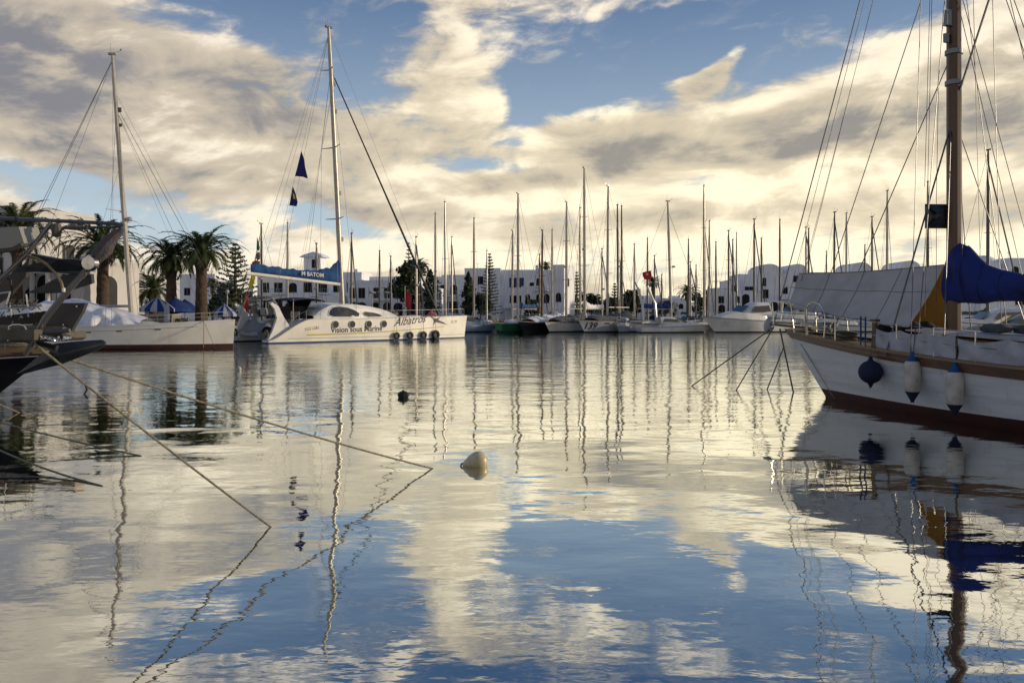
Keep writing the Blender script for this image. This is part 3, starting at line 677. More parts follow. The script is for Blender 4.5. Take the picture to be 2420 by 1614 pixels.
def crig():
    o = rigE; H = 26.3; base = 2.9
    at = lambda z: Vector((-.058 * z, 0, z))
    m = MB(); m.tube([at(base), at(14), at(24), at(H)], [.20, .20, .17, .12], 12); mo = m.build('mast', ALU, o)
    tp = at(H); m = MB(); m.box((tp.x, 0, H + .08), (.6, .22, .16)); m.tube([tp + Vector((-.25, 0, 0)), tp + Vector((-.3, 0, .5))], .02, 4); m.tube([tp, tp + Vector((.6, 0, .3))], .02, 4); m.tube([tp + Vector((-.1, 0, 0)), tp + Vector((-.1, 0, .8))], .012, 4); m.build('masthead', ALUD, mo)
    for z, w in ((22.8, .65), (16.3, 1.05), (10.3, 1.05)):
        s_ = MB(); [s_.tube([at(z), at(z) + Vector((-.35, q * w * 1.3, .05))], [.06, .03], 6) for q in (-1, 1)]; s_.build('spreader', ALU, mo)
    for z in (8.6, 12.5, 19.4, 21.7): m = MB(); m.box((at(z).x + .3, 0, z), (.2, .1, .35)); m.build('mast_fitting', ALUD, mo)
    cx, cy = -.25, 0
    MB().tube([at(22.6) + Vector((.35, 0, -.4)), (10.35, 0, 2.2)], [.05, .10], 8).build('furled_genoa', mat('black_genoa_cover', (.012, .012, .016), .8), o)
    for a, b, r in [(at(26.2), (10.9, 0, 2.0), .010), (at(22.8), (10.7, 0, 2.0), .016), (at(25.8), (-8.3, 2.7, 1.6), .012), (at(25.8), (-8.3, -2.7, 1.6), .012),
                    (at(22.8), (-2.4, 3.0, 1.7), .014), (at(22.8), (-2.4, -3.0, 1.7), .014), (at(22.8), at(16.3) + Vector((-.4, 1.4, 0)), .010), (at(22.8), at(16.3) + Vector((-.4, -1.4, 0)), .010),
                    (at(16.3) + Vector((-.4, 1.4, 0)), (-.6, 2.9, 1.8), .012), (at(16.3) + Vector((-.4, -1.4, 0)), (-.6, -2.9, 1.8), .012), (at(25.8), (-7.6, 0, 5.6), .010), (at(21.), (-4.2, .2, 5.4), .009), (at(21.), (-4.2, -.2, 5.4), .009)]:
        MB().tube([a, b], r, 4).build('stay', WIRE, o)
    boom_cover(o, 4.75, 8.4, BLUEC, hf=2.0, ha=.66, wid=.24, rise=.65, boomm=CREAM, x0=-.45, up=.10, br=.14)
    text_on(o, "M BATOM", .46, lambda a, b: Vector((-4.3 + a, -.40, 5.38 - .05 * a + b)), PALE, 'cover_lettering', bold=.01)
crig()
# reparent the rig pieces so that they are parts of the boat itself
for c in list(rigE.children):
    c.parent = C_; c.location = rigE.location
bpy.data.objects.remove(rigE)
def flagm(name, pts, m, loc, label, g=None, cat='flag', extra=None):
    o = MB().prism([Vector(p) for p in pts], (0, .02, 0)).build(name, m, None, False, loc=loc)
    return tag(o, label, cat, g)
def pflag(name, px, py, D, poly, m, label, g=None, cat='flag', marks=()):
    """a hanging flag: outline in metres from its hoist point, cloth rippled"""
    base = P(px, py, D); o = thing(name, base, 0, label, cat, g)
    def put(poly, m, nm, y):
        cx = sum(p[0] for p in poly) / len(poly); cz = sum(p[1] for p in poly) / len(poly); n = len(poly)
        wob = lambda x, z: y + .06 * sin(x * 6 + z * 3)
        vs_ = [(x, wob(x, z), z) for x, z in poly] + [(cx, wob(cx, cz), cz)]
        b = MB(); b.add(vs_ + [(a, bb + .015, c) for a, bb, c in vs_], [(i, (i + 1) % n, n) for i in range(n)] + [(n + 1 + (i + 1) % n, n + 1 + i, 2 * n + 1) for i in range(n)] + [(i, n + 1 + i, n + 1 + (i + 1) % n, (i + 1) % n) for i in range(n)])
        b.build(nm, m, o, False)
    put(poly, m, 'cloth', 0)
    for mp_, mm in marks: put(mp_, mm, 'emblem', -.03)
    return o
pflag('pennant', 712, 357, 63, [(0, 0), (.25, -.7), (.32, -1.3), (.52, -2.2), (.1, -2.05), (-.5, -2.0), (-.3, -1.2)], NAVYF, 'large dark blue pennant high on the catamaran flag line', 'blue pennants of the catamaran')
pflag('pennant', 692, 441, 63, [(0, 0), (.22, -.55), (.40, -1.25), (.3, -1.58), (-.28, -1.5), (-.16, -.8)], NAVYF, 'smaller blue pennant with a yellow mark, lower on the flag line', 'blue pennants of the catamaran', marks=[([(.02, -.5), (.18, -.75), (.22, -1.05), (.05, -.95)], YEL)])
rope('flag_halyard', [Matrix.Translation((-18.6, 60, 0)) @ Matrix.Rotation(R(44.8), 4, 'Z') @ Vector((8.75 - 1.5, 2.8, 25.6)), P(697, 420, 63), P(672, 520, 63), P(655, 640, 63)], .010, WIRE, 'thin flag line from the catamaran masthead down to its stern', 'rope')
pflag('red_ensign', 583, 702, 65, [(-.1, .5), (.12, 0), (.16, -.6), (.1, -1.2), (-.08, -1.25), (-.22, -.6)], RED, 'red flag hanging limp at the catamaran stern')
pflag('signal_flag', 597, 648, 66, [(0, 0), (.22, -.1), (.16, -.6), (-.05, -1.2), (-.3, -1.25), (-.22, -.5)], YEL, 'yellow signal flag hanging above the catamaran stern', 'signal flags above the catamaran stern')
pflag('signal_flag', 605, 618, 66, [(0, .1), (.32, 0), (.30, -.8), (.05, -.95), (-.35, -.6), (-.32, -.05)], mat('brown_flag', (.20, .10, .05), .8), 'brown and red signal flag just above the yellow one', 'signal flags above the catamaran stern', marks=[([(-.28, -.05), (-.05, -.02), (-.1, -.45), (-.3, -.5)], RED)])
pflag('signal_flag', 609, 598, 66, [(0, .1), (.16, .05), (.2, -.5), (.0, -.65), (-.14, -.4)], mat('dotted_flag', (.10, .12, .07), .8), 'small dark spotted signal flag under the green one', 'signal flags above the catamaran stern')
pflag('signal_flag', 607, 568, 66, [(0, .3), (.06, .1), (.26, -.6), (.2, -.9), (-.02, -.75)], GRN, 'green signal flag, topmost of the signal flags at the stern', 'signal flags above the catamaran stern')
pflag('warning_pennant', 1020, 737, 68, [(0, .22), (.42, -.34), (-.42, -.34)], mat('pink_plastic', (.55, .16, .13), .6), 'small pink triangle on the catamaran rail above the bird emblem', cat='marker')
MB()
# ================================================================ cream yacht on the left
Yt = thing('sailing_yacht', (-24.8, 52.2, 0), R(1.5), 'long cream yacht with red waterline, lying under a white tarpaulin at the left', 'sailboat')
yh = Hull(17.6, 4.3, 1.88, 1.34, rb=.15, rs=.3, tr=.8, um=.40, kw=.90, flare=.1, p=2.3, x0=17.6 - 6.6)
yh.shell(-.4, .30, nu=36, nv=3).build('bottom_paint', REDB, Yt)
yh.shell(.30, None, nu=40, nv=8).build('hull', CREAM, Yt); yh.deck().build('deck', DECK, Yt); band(yh, -.10, .03, .02).build('rail_band', WHITE, Yt)
MB().grid(lambda i, j: yh.at(-7 + 11.5 * i, yh.top(-7 + 11.5 * i) - .33 + .025 * j, -1, .012), 30, 1).build('sheer_line', GREYH, Yt)
for x in (-4.15, -2.1, -.25, 2.0):
    MB().grid(lambda i, j: yh.at(x + .36 * i, yh.top(x) - .40 + .075 * j, -1, .02), 2, 1).build('hull_window', GLASS, Yt)
def tarp(i, j):
    x = -7.6 + 8.5 * i; a = (j - .5) * 2; s_ = abs(a)
    ridge = 1.8 * (min(1, (i + .02) / .25) ** .7 if i < .25 else 1) * (1 - .78 * max(0, (i - .42) / .58) ** 1.25)
    ridge *= 1 + .05 * sin(i * 16)
    w = 1.95 * (1 - .22 * i)
    fold = .20 * sin(i * 24 + s_ * 6 + sin(i * 9)) * s_ ** .8 + .09 * sin(i * 51 - s_ * 8) * s_ + .28 * abs(sin(i * 13 + s_ * 2.5)) * s_ * (1.15 - s_) - .16 * abs(sin(i * 29 - s_ * 4)) * s_
    k = s_ ** 1.35
    z = yh.top(x) + .02 + ridge * (1 - k) + .22 * sin(pi * min(1, s_)) * (0.5 + .5 * sin(i * 11))
    return Vector((x + .05 * sin(s_ * 9), (1 if a > 0 else -1) * (w * s_ + fold * .8), max(z, yh.top(x) + .01)))
t_ = MB().grid(tarp, 80, 30).build('tarpaulin', TARPW, None, loc=Vector((0, 0, 0))); t_.parent = None
t_.matrix_world = Yt.matrix_world if False else Matrix.Translation((-24.8, 52.2, 0)) @ Matrix.Rotation(R(1.5), 4, 'Z')
tag(t_, 'white tarpaulin draped in folds over the cabin of the cream yacht', 'tarpaulin')
cabin(yh, -6.4, 1.8, 1.2, .45, 1.).build('coachroof', WHITE, Yt)
m = MB(); m.tube([(-7.8, 0, 2.75), (-.2, 0, 2.75)], .09, 8); m.build('boom', ALU, Yt)
MB().box((-7.0, -.1, 2.3), (3.2, 2.2, .7), 0, .8).build('doghouse', WHITE, Yt)
rig(Yt, 19.2, 1.4, .072, .155, mm=ALU, spr=((8.95, .95),), sprang=.75, stays=())
s_ = MB(); m = MB(); m.lathe([(.0, -.14), (.16, -.1), (.18, 0), (.16, .1), (0, .14)], (-.22, -.12, 8.45), 12); m.build('radar_dome', FENDW, Yt)
m = MB(); m.box((-.95, 0, 15.6), (.3, .1, .3)); m.box((-.88, 0, 14.6), (.24, .1, .2)); m.build('mast_fitting', ALUD, Yt)
yat = lambda z: Vector((-.072 * z, 0, z))
for a, b, r in [(yat(18.9), (-9.9, .7, 1.5), .014), (yat(18.9), (-9.4, -.6, 1.5), .014), (yat(18.9), (-7.3, 0, 2.9), .010), (yat(15.9), (6.35, 0, 1.95), .016), (yat(15.6), (5.2, 0, 1.9), .012), (yat(16.8), (6.5, 0, 1.95), .008), (yat(15.6), (4.6, 0, 1.9), .007),
                (yat(15.6), (-.9, -2.0, 1.5), .010), (yat(15.6), (-.9, 2.0, 1.5), .010), (yat(9) + Vector((-.25, -.95, 0)), (-.5, -2.0, 1.5), .008), (yat(9) + Vector((-.25, .95, 0)), (-.5, 2., 1.5), .008), (yat(9) + Vector((-.25, -.95, 0)), yat(18.7), .008), (yat(9) + Vector((-.25, .95, 0)), yat(18.7), .008), (yat(12), (-3.5, -.3, 2.8), .007)]:
    MB().tube([a, b], r, 4).build('stay', WIRE, Yt)
yh.guard(.45, .98, .55, 6).build('guard_rail', STEEL, Yt)
rope('mooring_rope', [P(482, 742, 51.8), P(481, 822, 50.6)], .022, ROPE, 'taut pale rope dropping from the cream yacht bow into the water')
rope('mooring_rope', [P(484, 765, 51.4), P(508, 822, 50.4)], .010, ROPED, 'thin slanting rope beside the taut one at the cream yacht bow')
# ================================================================ floats
b1 = W(1122, 1101)
bo = thing('mooring_buoy', b1 + Vector((0, 0, .04)), 0, 'pear shaped pale mooring buoy floating in the open water', 'buoy')
MB().lathe([(0, -.17), (.07, -.162), (.12, -.13), (.15, -.08), (.158, -.02), (.145, .04), (.115, .10), (.075, .16), (.035, .21), (0, .222)], (.03, 0, .02), 28, (-.93, -.1, -.20)).build('float', mat('stained_pale_buoy', (.60, .53, .38), .35, col2=(.46, .36, .16), scale=2.5), bo)
MB().tube([(-.17 + .04 * cos(a), 0, -.04 + .045 * sin(a)) for a in [k * pi / 6 for k in range(13)]], .012, 6, caps=False).build('eye', ROPED, bo)
tag(MB().lathe([(0, -.15), (.10, -.12), (.155, -.02), (.15, .05), (.10, .10), (.04, .11), (.03, .14), (0, .14)], (0, 0, 0), 9).build('mooring_buoy', RUBBER, None, loc=W(953, 939) + Vector((0, 0, .06))), 'small black buoy floating beyond the pale one', 'buoy')
tag(MB().lathe([(0, -.1), (.08, -.06), (.10, .03), (.06, .11), (0, .13)], (0, 0, 0), 12).build('mooring_buoy', FENDW, None, loc=W(565, 876) + Vector((0, 0, .04))), 'tiny white buoy in front of the catamaran stern', 'buoy')
# ================================================================ bow of the boat moored close on the left
NB = thing('moored_workboat', (-4.9, 7.2, 0), 0, 'dark bow with anchor, steel frame and rail reaching in at the left edge', 'boat')
O = Vector((-4.9, 7.2, 0))
def Q(px, py, D): return P(px, py, D) - O
DK = mat('dark_painted_steel', (.035, .036, .034), .55, col2=(.07, .05, .035), scale=3, bump=.3, bscale=12)
OL = mat('olive_worn_paint', (.085, .078, .055), .6, col2=(.045, .035, .022), scale=4, bump=.3, bscale=14)
PLT = mat('galvanised_anchor_steel', (.045, .052, .058), .5, metal=.5, col2=(.03, .033, .036), scale=3, bump=.3, bscale=18)
TUBE = mat('grey_tube', (.16, .155, .16), .35, metal=.6)
def pp(lst, D, th, nm, m):
    """plate: outline points with their distance, pushed back to real thickness"""
    pts = [Q(a, b, (c if c else D)) for a, b, c in [(q + (0,))[:3] for q in lst]]
    return MB().prism(pts, (0, th, 0)).build(nm, m, NB, smooth=False)
# hull running back to the left behind the frame edge, bow on the right
nh = Hull(11, 3.3, 2.12, 1.5, rb=1.7, rs=.4, tr=.7, um=.45, kw=.8, flare=.4, p=1.9)
nd = Vector((.93, .36, 0)).normalized(); bowp = P(-70, 775, 7.6); bowp.z = 0
HM = Matrix.Translation(bowp - nd * 11 - O) @ Matrix.Rotation(math.atan2(nd.y, nd.x), 4, 'Z')
for za, zb, nm, m_ in ((-.4, .25, 'bottom_paint', DARKB), (.25, None, 'hull', OL)):
    o_ = nh.shell(za, zb, 34, 6).build(nm, m_, NB); o_.matrix_local = HM
o_ = nh.deck().build('deck', TEAK, NB); o_.matrix_local = HM
o_ = nh.rail(.035, .03).build('toe_rail', DK, NB); o_.matrix_local = HM
pp([(-60, 800), (140, 787), (168, 782), (170, 799), (160, 806), (85, 808), (-60, 814)], 7.2, .25, 'bow_platform', OL)
pp([(-60, 755), (105, 735), (118, 748), (118, 770), (60, 778), (-60, 785)], 7.35, .3, 'bulwark', mat('dark_brown_paint', (.028, .020, .014), .6, bump=.3))
pp([(112, 742), (140, 716), (202, 716), (195, 735), (166, 785), (80, 787)], 7.15, .05, 'stem_plate', mat('grey_brown_plate', (.055, .048, .044), .5, col2=(.03, .028, .028), scale=2, bump=.2))
MB().tube([Q(80, 789, 7.05), Q(165, 781, 7.05)], .02, 8).build('rub_rail', TUBE, NB)
MB().tube([Q(-60, 780, 7.0), Q(150, 784, 7.1), Q(168, 792, 7.2)], [.05, .05, .045], 8).build('roller_cheek', OL, NB)
# plough anchor hanging under the roller: two curved blades on a shank
m = MB()
top = [(128, 812), (165, 808), (205, 805), (238, 803), (247, 808), (247, 815), (232, 826), (185, 845), (140, 862), (90, 874), (55, 884), (38, 884), (50, 876), (80, 850), (105, 830)]
cen = Q(140, 838, 7.42)
o2 = [Q(a, b, 7.6) for a, b in top]; n = len(o2)
m.add(o2 + [cen] + [p + Vector((0, .03, 0)) for p in o2] + [cen + Vector((0, .05, 0))], [(i, (i + 1) % n, n) for i in range(n)] + [(n + 1 + (i + 1) % n, n + 1 + i, 2 * n + 1) for i in range(n)] + [(i, n + 1 + i, n + 1 + (i + 1) % n, (i + 1) % n) for i in range(n)])
an = m.build('anchor', PLT, NB, smooth=False)
MB().tube([Q(45, 800, 7.5), Q(135, 822, 7.45)], .025, 8).build('anchor_shank', PLT, an)
# folding propeller-like flukes of the kedge anchor stowed on the rail, and its stock
MB().prism([Q(28, 644, 7.2), Q(60, 628, 7.2), Q(95, 620, 7.1), Q(70, 600, 7.1), Q(100, 606, 7.05), Q(138, 613, 7.0), Q(175, 613, 7.0), Q(203, 620, 7.0), Q(215, 640, 7.05), Q(195, 650, 7.05), Q(150, 646, 7.1), Q(90, 643, 7.15)], (0, .05, .01)).build('kedge_fluke', PLT, NB, False)
MB().prism([Q(64, 692, 7.3), Q(100, 675, 7.25), Q(138, 655, 7.2), Q(175, 645, 7.15), Q(215, 650, 7.1), Q(217, 671, 7.1), Q(190, 680, 7.15), Q(150, 692, 7.2), Q(100, 694, 7.25)], (0, .05, .01)).build('kedge_fluke', PLT, NB, False)
MB().tube([Q(212, 628, 6.98), Q(150, 700, 7.0), Q(108, 752, 7.0), Q(60, 838, 7.05)], [.024, .028, .03, .02], 8).build('anchor_stock', TUBE, NB)
MB().lathe([(0, -.05), (.06, -.04), (.075, 0), (.06, .04), (0, .05)], Q(214, 622, 6.97), 10, (0, 1, 0)).build('shackle', STEEL, NB)
# frame of tubes overhead with rolled cloth and straps
MB().tube([Q(-80, 513, 7.2), Q(0, 516, 7.2), Q(150, 523, 7.1), Q(275, 529, 7.05), Q(293, 533, 7.05)], .017, 8).build('frame_tube', TUBE, NB)
MB().tube([Q(-80, 545, 7.6), Q(50, 541, 7.5), Q(180, 539, 7.4), Q(268, 537, 7.2), Q(292, 533, 7.05)], .013, 8).build('frame_tube', OL, NB)
MB().tube([Q(122, 526, 7.05), Q(66, 598, 7.0), Q(-20, 680, 7.0)], .021, 8).build('frame_brace', TUBE, NB)
MB().tube([Q(128, 552, 7.3), Q(95, 590, 7.3)], .006, 5).build('lashing', ROPED, NB)
MB().tube([Q(142, 560, 7.3), Q(136, 615, 7.3)], .005, 5).build('lashing', ROPED, NB)
m = MB(); random.seed(5)
path = [(290, 540), (272, 556), (256, 572), (245, 588), (232, 604), (222, 618)]
m.tube([Q(a + random.uniform(-3, 3), b, 7.02) for a, b in path], [.022, .045, .06, .075, .065, .04], 9); m.build('furled_cloth', mat('grey_worn_cloth', (.07, .072, .085), .9, col2=(.12, .07, .05), scale=12, bump=.9, bscale=20), NB)
m = MB(); m.lathe([(.0, -.07), (.035, -.06), (.045, 0), (.035, .05), (0, .06)], Q(134, 543, 7.02), 9); m.build('strap_bundle', OL, NB)
MB().prism([Q(-80, 540, 6.9), Q(44, 536, 6.9), Q(57, 575, 6.9), Q(48, 582, 6.9), Q(-80, 602, 6.9)], (0, .28, .03)).build('storage_box', mat('beige_moulding', (.26, .25, .22), .5), NB, False)
MB().tube([Q(-60, 600, 6.88), Q(30, 590, 6.9), Q(52, 578, 6.9)], .02, 6).build('box_rim', OL, NB)
MB().tube([Q(66, 605, 6.9), Q(88, 611, 6.9), Q(112, 626, 6.9), Q(133, 648, 6.9), Q(145, 668, 6.9), Q(149, 684, 6.9)], .013, 8).build('bent_pipe', mat('brass_pipe', (.22, .17, .09), .35, metal=.5), NB)
MB().tube([Q(150, 681, 6.9), Q(150, 690, 6.9)], .015, 8).build('pipe_end', PALE, NB)
MB().prism([Q(-80, 700, 7.5), Q(40, 640, 7.5), Q(70, 610, 7.5), Q(60, 655, 7.5), Q(20, 700, 7.5), Q(-80, 760, 7.5)], (0, .05, 0)).build('side_screen', DK, NB, False)
m = MB(); m.tube([Q(-50, 731, 7.05), Q(60, 727, 7.05), Q(100, 722, 7.05)], .010, 6); m.tube([Q(-50, 700, 7.1), Q(25, 690, 7.1)], .008, 6); m.build('hand_rail', STEEL, NB)
for a, b in (((16, 719), (24, 690)), ((66, 727), (62, 695)), ((28, 745), (24, 722))): MB().tube([Q(*a, 7.05), Q(*b, 7.05)], .007, 6).build('rail_post', STEEL, NB)
m = MB(); cl = [(21, 783), (22, 772), (31, 768), (45, 767), (57, 769), (62, 776), (64, 783)]; m.tube([Q(a, b, 6.95) for a, b in cl], .009, 8); m.build('mooring_hoop', STEEL, NB)
MB().box(Q(46, 790, 7.1), (.5, .4, .09)).build('cleat_base', OL, NB)
m = MB(); random.seed(9)
for k in range(14):
    a, b = random.uniform(0, 110), random.uniform(735, 765); m.tube([Q(a, b, 7.3), Q(a + random.uniform(-10, 10), b + random.uniform(-14, 14), 7.25)], .006, 5)
m.build('deck_gear', STEEL, NB)

# small gear on the near bow: roller, bolts, chain, lashed line, rail
m = MB()
for k in range(16):
    a = Q(60 + k * 5.2, 786 + 1.2 * k, 6.98); m.tube([a + Vector((.022 * cos(t) * (1 if k % 2 else .45), .010 * (0 if k % 2 else 1) * cos(t), .014 * sin(t))) for t in [q * pi / 5 for q in range(11)]], .0045, 5, caps=False)
m.build('anchor_chain', STEEL, NB)
MB().lathe([(.018, -.04), (.026, -.03), (.018, 0), (.026, .03), (.018, .04)], Q(158, 799, 7.05), 12, (0, 1, 0)).build('bow_roller', STEEL, NB)
for a, b in ((20, 803), (60, 801), (100, 799), (140, 797), (122, 730), (182, 724), (150, 768)): MB().lathe([(.0, .012), (.010, .010), (.012, 0)], Q(a, b, 6.99 if b > 790 else 7.13), 6, (0, -1, 0)).build('bolt', STEEL, NB)
MB().tube([Q(-60, 655, 7.2), Q(10, 652, 7.2), Q(25, 662, 7.2), Q(28, 690, 7.2), Q(20, 720, 7.15), Q(30, 745, 7.1)], .010, 6).build('cable', RUBBER, NB)
MB().tube([Q(20 + 26 * k / 10 + 5 * sin(k * 2.1), 720 + 26 * cos(k * .9) * .5, 7.05) for k in range(30)], .006, 5).build('tangled_line', ROPE, NB)
MB().tube([Q(196 + 9 * sin(k * .9), 640 + 5 * k, 6.96) for k in range(6)], .005, 5).build('lashing', ROPE, NB)
m = MB()
for t in (.15, .3, .5, .68, .85):
    a = Q(lerp(0, 275, t), lerp(516, 529, t), lerp(7.2, 7.05, t)); m = MB(); m.tube([a + Vector((-.012, 0, 0)), a + Vector((.012, 0, 0))], .023, 8); m.build('clamp', DK, NB)
MB().tube([Q(205, 531, 7.1), Q(207, 548, 7.1), Q(214, 560, 7.1), Q(222, 552, 7.1), Q(232, 540, 7.1)], .006, 5).build('slack_line', ROPED, NB)
MB().box(Q(84, 775, 7.15), (.16, .12, .07), .3).build('cleat', STEEL, NB); MB().tube([Q(72, 768, 7.1), Q(98, 767, 7.1)], .012, 6).build('cleat_horn', STEEL, NB)
G2 = 'ropes from the bows on the left to the water'
p0 = P(40, 779, 6.95)
def sagrope(pts, r, m, lab, g=G2):
    return rope('mooring_rope', pts, r, m, lab, group=g)
def line(a, b, sag, n=26, ext=.35):
    a, b = Vector(a), Vector(b); d = (b - a).normalized()
    return [a.lerp(b, i / n) + Vector((0, 0, -4 * sag * (i / n) * (1 - i / n))) for i in range(n + 1)] + [b + Vector((d.x, d.y, d.z - .2)) * ext]
RA = line(p0, W(640, 1245), .02); sagrope(RA, .011, ROPE, 'thick pale rope from the steel hoop down to the nearest point on the water')
rope('knotted_twine', [RA[6] + Vector((0, 0, .01)), RA[6] + Vector((.012, 0, -.05)), RA[6] + Vector((-.01, 0, -.09)), RA[6] + Vector((.02, 0, -.13))], .009, RUBBER, 'black twine knotted round the thick rope under the anchor', 'twine')
sagrope(line(P(85, 822, 7.4), W(1022, 1107), .05), .0125, ROPE, 'long pale rope reaching farthest out across the water')
# dark hulled boat behind it, mostly outside the frame
DB = thing('moored_sailboat', (-10.1, 17.4, 0), R(-6), 'black hulled boat with a sunlit yellow plank at its bow, half hidden behind the anchor', 'sailboat')
dh = Hull(11.5, 3.4, 1.42, 1.15, rb=1.9, rs=.5, tr=.6, um=.42, kw=.8, flare=.3, p=1.9, x0=11.5)
dh.shell(-.4, .12, nv=3).build('bottom_paint', DARKB, DB); dh.shell(.12, None).build('hull', BLACKH, DB); dh.deck().build('deck', DECK, DB); dh.rail(.04).build('toe_rail', WOOD, DB)
MB().box((-.4, 0, 1.50), (2.2, .34, .16)).build('bowsprit_plank', BRASSY, DB)
cabin(dh, -7.8, -3., .95, .45).build('coachroof', WHITE, DB); dh.guard(.1, .93, .6, 6).build('guard_rail', STEEL, DB)
mb = MB(); [mb.tube([(-.9 + .5 * cos(a), .25 * sin(a), 1.6 + .04 * k) for a in [q * .5 for q in range(13)]], .03, 5) for k in range(3)]; mb.build('coiled_rope', ROPE, DB)
sagrope(line((-12.3, 16.4, 1.25), W(45, 975), .03), .015, ROPE, 'short rope at the left edge entering the water just under the black hull')
sagrope(line((-13.2, 15.6, 1.2), W(332, 1077), .12), .014, ROPE, 'slack pale rope entering the water in the dark palm reflection')
sagrope(line((-12.2, 15.2, 1.25), W(240, 1148), .28), .015, ROPE, 'low sagging rope nearest the bottom left, meeting the water left of the others')
# ================================================================ land behind the basin
STONE = mat('quay_stone', (.26, .235, .20), .85, scale=.8, bump=.5, bscale=6)
land = [(-900, 63.5), (-27, 63.5), (-27, 81), (-40, 122), (-40, 158), (900, 158), (2600, 3600), (-2600, 3600)]
tag(MB().prism([(x, y, -1.5) for x, y in land], (0, 0, 2.55)).build('quay', STONE, None, False), kind='structure')
tag(MB().prism([(x, y, 1.054) for x, y in [(-880, 67), (-29.5, 67), (-29.5, 81.4), (-42.5, 122.5), (-42.5, 161), (880, 161), (880, 168), (-880, 168)]], (0, 0, .004)).build('promenade', mat('promenade_paving', (.34, .31, .27), .8, scale=1.5, bump=.4, bscale=5), None, False), kind='structure')
tag(MB().grid(lambda i, j: Vector((-1400 + 2800 * i, 420 + 500 * j, 1.0 + (9 + 7 * sin(i * 19) + 5 * sin(i * 43)) * sin(pi * j))), 60, 8).build('distant_hill', mat('far_scrub', (.06, .065, .05), .95, scale=.05, var=.2), None), kind='structure')
GZ = 1.06
# ================================================================ vegetation
def leafmat(n, a, b): return mat(n, a, .7, col2=b, scale=1.3, spec=.2)
PALM = leafmat('palm_leaf', (.075, .098, .034), (.030, .046, .018)); PINE = leafmat('araucaria_needle', (.055, .070, .045), (.025, .034, .022))
CYP = leafmat('cypress_leaf', (.036, .052, .026), (.016, .024, .013)); BUSH = leafmat('bush_leaf', (.05, .065, .025), (.022, .032, .014)); HEDG = leafmat('hedge_leaf', (.06, .065, .02), (.03, .035, .012))
BARK = mat('palm_bark', (.085, .055, .035), .95, col2=(.035, .024, .016), scale=4, bump=1., bscale=9); TRUNK = mat('grey_bark', (.11, .095, .075), .95, bump=.6)
def rnd(a, b): return random.uniform(a, b)
def leaves(m, c, r, n, s, shell=.45):
    c = Vector(c); vs_ = []; fs_ = []
    for _ in range(n):
        d = Vector((random.gauss(0, 1), random.gauss(0, 1), random.gauss(0, 1))).normalized() * (shell + (1 - shell) * random.random())
        p = c + Vector((d.x * r[0], d.y * r[1], d.z * r[2])); a = Vector((rnd(-1, 1), rnd(-1, 1), rnd(-1, 1))).normalized(); b = a.orthogonal().normalized(); k = s * rnd(.6, 1.3)
        q = len(vs_); vs_ += [p - a * k, p + b * k * .6, p + a * k, p - b * k * .6]; fs_.append((q, q + 1, q + 2, q + 3))
    m.add(vs_, fs_)
def palm(px, pybase_unused, D, h, R_, label, nf=60, tr=.42, head=.62, full=1., seed=1, up=1.):
    random.seed(seed); x = (px - 1210) / F * D
    o = thing('palm_tree', (x, D, GZ - .1), rnd(0, 6), label, 'palm tree', 'palm trees')
    m = MB(); prof = []
    for k in range(15): t = k / 14; prof.append((tr * (1.15 - .3 * t) * (1 + .07 * (k % 2)) * (1 + (head / tr - .75) * max(0, (t - .80) / .2) ** 1.2), h * t))
    m.lathe(prof + [(head * .7, h + .5), (.1, h + .8)], n=12)
    for k in range(70):
        a = rnd(0, 6.28); z = h - rnd(0, 1.6); r = head * .95; m.prism([(r * cos(a), r * sin(a), z), (r * cos(a + .2), r * sin(a + .2), z), ((r + .18) * cos(a + .1), (r + .18) * sin(a + .1), z + .35)], (0, 0, .06))
    m.build('trunk', BARK, o)
    m = MB(); vs_ = []; fs_ = []
    for k in range(nf):
        t = (k + .5) / nf; a = k * 2.39996; e0 = R(lerp(84, -22, t ** .85)) * up; Lf = R_ * (1.0 + .22 * rnd(-1, 1)) * (.80 + .35 * sin(pi * min(1, t + .15)))
        d = Vector((cos(a), sin(a), 0)); p = Vector((0, 0, h + .45)) + d * head * .4; prev = p; e = e0; st = Lf / 11; side = Vector((-sin(a), cos(a), 0))
        for s_ in range(11):
            u = s_ / 10; q = p + (d * cos(e) + Vector((0, 0, sin(e)))) * st; nrm = (q - p).cross(side).normalized()
            if s_ > 0:
                for f_ in range(4):
                    pa = p.lerp(q, f_ / 4); w = .72 * full * (sin(pi * min(1, u * .86 + .16)) ** .7) * rnd(.75, 1.1)
                    for sg in (-1, 1):
                        tip = pa + side * sg * w * .60 + (q - p).normalized() * w * .80 - Vector((0, 0, w * .22)) + nrm * w * rnd(-.05, .22)
                        b = len(vs_); vs_ += [pa, p.lerp(q, (f_ + 1.5) / 4), tip]; fs_.append((b, b + 1, b + 2))
            b = len(vs_); vs_ += [p - side * .035, p + side * .035, q + side * .03, q - side * .03]; fs_.append((b, b + 1, b + 2, b + 3))
            p = q; e -= R(5 + 9.5 * u) * (1 if e > -1.3 else 0)
    m.add(vs_, fs_); m.build('crown', PALM, o, False)
    return o
